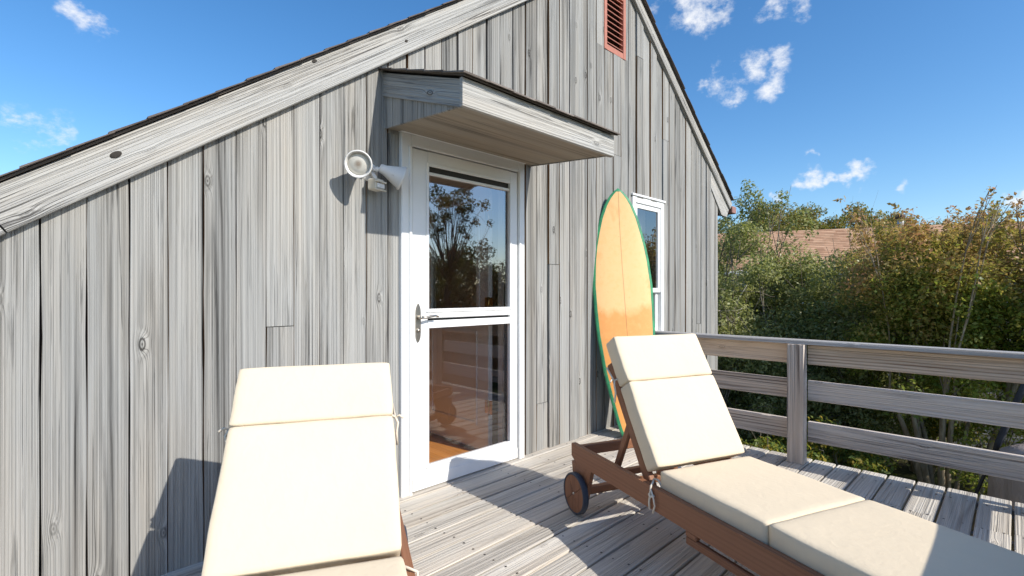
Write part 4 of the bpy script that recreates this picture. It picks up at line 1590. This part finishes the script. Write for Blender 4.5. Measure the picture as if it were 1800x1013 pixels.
# trees on the far side of the yard, seen mirrored in the door glass
g_rf = 'dark trees across the yard'
cl = ellipsoid_clumps((12.0, -10.6, 4.3), (1.7, 1.7, 1.2), 40, .27, .35, 4.4, .5)
plant('oak_tree', 'open-crowned dark oak across the yard from the house', 'tree', (12.2, -10.8, GZ), cl, 4500, .10, M_leaf_dark, M_bark_dark, .20, 1, .55, 0, twig=70)
for i, (x, y, r, zt, lab) in enumerate(((7.5, -11.5, 2.2, 2.6, 'dark bushy tree across the yard nearest the back railing'), (10.6, -11.8, 2.2, 2.9, 'dark bushy tree across the yard below the oak'), (13.8, -11.2, 2.3, 3.2, 'dark bushy tree across the yard behind the oak'),
                                        (17.0, -9.5, 2.4, 3.4, 'dark bushy tree across the yard towards the grill'), (19.5, -6.5, 2.4, 3.3, 'dark bushy tree at the far end of the yard'), (14.9, -13.8, 2.4, 3.3, 'dark bushy tree deepest in the yard hedge'))):
    cl = ellipsoid_clumps((x, y, (GZ + zt) / 2), (r, r, (zt - GZ) * .55), 90, .5, .5, i * 5.1)
    plant('hedge_tree', lab, 'tree', (x, y, GZ), cl, 15000, .13, M_leaf_dark, M_bark_dark, .12, 1, .35, 0, group=g_rf, twig=30)


# ------------------------------------------------------------------ neighbouring house
def neighbour():
    A = Vector((19.4, 9.9, 0))
    Bp = Vector((23.9, -.5, 0))
    d = (Bp - A).normalized()
    A = A - d * 2.0
    L = 16.0
    nrm = Vector((-d.y, d.x, 0))
    if nrm.dot(-A) < 0:
        nrm = -nrm
    zr, ze, run = 3.62, 2.02, 3.05
    Rm = Matrix.Identity(4)
    for i, q in enumerate((d, nrm, Vector((0, 0, 1)))):
        Rm[0][i], Rm[1][i], Rm[2][i] = q
    Rm[0][3], Rm[1][3], Rm[2][3] = A.x, A.y, GZ
    root = bpy.data.objects.new('neighbour_house', None)
    place(root, None, Rm)
    tag(root, 'brown-roofed neighbouring house behind the shrubs', 'house')
    zR, zE = zr - GZ, ze - GZ
    wm = plain('blue_grey_siding', (0.23, 0.25, 0.28), .8, .1)
    m2 = MB()
    m2.box(.3, L - .3, -run + .35, run - .35, 0, zE - .02)
    for s in (0, 1):
        x0 = .3 if s == 0 else L - .45
        m2.add([(x0, -run + .35, zE - .02), (x0 + .15, -run + .35, zE - .02), (x0 + .15, run - .35, zE - .02), (x0, run - .35, zE - .02), (x0, 0, zR - .25), (x0 + .15, 0, zR - .25)],
               [(0, 1, 5, 4), (2, 3, 4, 5), (0, 4, 3), (1, 2, 5)])
    m2.obj('wall', wm, root, Rm)
    rm = neighbor_roof_mat()
    m2 = MB()
    for sg in (1, -1):
        m2.add([(0, 0, zR - .06), (L, 0, zR - .06), (L, sg * run, zE - .06), (0, sg * run, zE - .06), (0, 0, zR - .015), (L, 0, zR - .015), (L, sg * run, zE - .015), (0, sg * run, zE - .015)],
               [(0, 1, 2, 3), (7, 6, 5, 4), (0, 4, 5, 1), (1, 5, 6, 2), (2, 6, 7, 3), (3, 7, 4, 0)])
    rf = m2.obj('roof', rm, root, Rm)
    nC = 22
    for c in range(nC):
        f0, f1 = c / nC, (c + 1.12) / nC
        y0, y1 = run * f0, min(run * f1, run + .03)
        z0 = zR + (zE - zR) * f0 + .002
        z1 = zR + (zE - zR) * min(f1, 1.01) + .002
        m3 = MB()
        m3.add([(0, y0, z0), (L, y0, z0), (L, y1, z1 + .022), (0, y1, z1 + .022), (0, y1, z1 - .004), (L, y1, z1 - .004)], [(3, 2, 1, 0), (4, 5, 2, 3)])
        m3.obj('shingle_course', rm, rf, Rm)
    m3 = MB()
    m3.box(0, L, run + .0, run + .09, zE - .16, zE - .03, ch=.01)
    m3.obj('gutter', M_white, root, Rm)
    m3 = MB()
    m3.box(0, L, run - .3, run - .01, zE - .20, zE - .17)
    m3.obj('soffit', M_white, root, Rm)
    # ridge vent pipe with a dark cap
    xv = 9.6
    m3 = MB()
    m3.lathe([(.10, -.1), (.10, .26), (.0005, .26)], Matrix.Translation((xv, .1, zR)), 16)
    vent_ = m3.obj('chimney', plain('galvanised', (0.42, 0.42, 0.42), .5, metal=.4), root, Rm)
    m3 = MB()
    m3.lathe([(.0005, .25), (.13, .255), (.15, .29), (.15, .40), (.0005, .42)], Matrix.Translation((xv, .1, zR)), 16)
    m3.obj('chimney_cap', plain('sooty_cap', (0.05, 0.035, 0.03), .7), vent_, Rm)
    yf = run - .35
    for xw in (5.2, 7.6, 9.6, 11.4, 13.4):
        m3 = MB()
        for (a, b, z0, z1) in ((xw, xw + .09, .9, 2.6), (xw + .91, xw + 1.0, .9, 2.6), (xw + .09, xw + .91, .9, .99), (xw + .09, xw + .91, 2.51, 2.6), (xw + .09, xw + .91, 1.72, 1.78)):
            m3.box(a, b, yf + .002, yf + .05, z0, z1)
        w_ = m3.obj('window', M_white, root, Rm)
        m3 = MB()
        m3.box(xw + .09, xw + .91, yf + .004, yf + .02, .99, 2.51)
        m3.obj('pane', plain('dark_window', (0.02, 0.025, 0.035), .08), w_, Rm)


neighbour()

# pale fence behind the shrubs
fence = thing('garden_fence', 'pale grey board fence behind the tan trunks', 'fence', (11.9, .4, GZ))
d0, d1 = Vector((11.2, 3.2, 0)), Vector((12.6, -3.2, 0))
fd = (d1 - d0)
FL = fd.length
fd.normalize()
npick = int(FL / .165)
for i in range(npick):
    o = d0 + fd * (i * .165)
    plank('picket', M_fence, fence, (o.x, o.y, GZ), (0, 0, 1), (fd.x, fd.y, 0), 1.95 + random.uniform(-.01, .01), .15, .02, seg=2)
for z in (.35, 1.86):
    o = d0 + Vector((-.024, -.005, 0))
    plank('fence_rail', M_fence, fence, (o.x, o.y, GZ + z), fd, (0, 0, 1), FL, .09, .022, seg=3)


# ------------------------------------------------------------------ covered grill and closed umbrella at ground level
def covered_grill():
    m, n, out = newmat('taupe_cover_fabric')
    tc = n.node('ShaderNodeTexCoord').outputs['Object']
    a = n.noise(n.v('MULTIPLY', tc, (3, 3, 1)), 3.0, 4, .6, dist=.8)
    c = n.scale((0.44, 0.36, 0.325), n.rng(a, .3, .7, .8, 1.15))
    finish(n, out, c, .8, a, .05, .7)
    mb = MB()
    vs_, fs = [], []
    rows, seg = 16, 40
    for i in range(rows + 1):
        u = i / rows
        for k in range(seg):
            q = 2 * math.pi * k / seg
            sx = math.copysign(abs(math.cos(q)) ** .5, math.cos(q))
            sy = math.copysign(abs(math.sin(q)) ** .5, math.sin(q))
            f = 1.0 if u < .75 else max(.02, math.cos((u - .75) / .25 * math.pi / 2) ** .7)
            fold = 1 + .05 * math.sin(q * 7 + u * 2) * (1 - u) + .03 * math.sin(q * 13 + u * 5)
            vs_.append((sx * .42 * f * fold * (1 + .08 * (1 - u)), sy * .30 * f * fold * (1 + .08 * (1 - u)),   .02 + 1.36 * (u if u < .75 else .75 + .25 * math.sin((u - .75) / .25 * math.pi / 2))))
    for i in range(rows):
        for k in range(seg):
            k2 = (k + 1) % seg
            fs.append((i * seg + k, i * seg + k2, (i + 1) * seg + k2, (i + 1) * seg + k))
    fs.append(tuple(range(rows * seg, (rows + 1) * seg)))
    mb.add(vs_, fs, 0, True)
    o = mb.obj('covered_grill', m, None, Matrix.Translation((6.75, -.22, GZ)) @ Matrix.Rotation(.5, 4, 'Z'))
    tag(o, 'grill under a taupe fabric cover on the ground past the railing', 'grill')
    root = thing('closed_umbrella', 'dark closed patio umbrella leaning on the covered grill', 'umbrella', (7.12, .50, GZ))
    mb = MB()
    p0, p1 = Vector((7.12, .50, GZ)), Vector((6.95, .02, .05))
    mb.tube([p0, p1], .015, 10)
    mb.obj('pole', plain('dark_pole', (0.05, 0.05, 0.055), .4), root)
    mb = MB()
    d = (p1 - p0)
    mb.tube([p0 + d * .66, p0 + d * .73], .034, 12)
    mb.obj('collar', plain('silver_collar', (0.42, 0.43, 0.46), .4, metal=.6), root)
    mb = MB()
    mb.tube([p0 + d * .74, p0 + d * .80, p0 + d * 1.1, p0 + d * 1.45], [.018, .030, .028, .010], 10)
    mb.obj('canopy', plain('dark_canvas', (0.05, 0.052, 0.06), .9), root)


covered_grill()
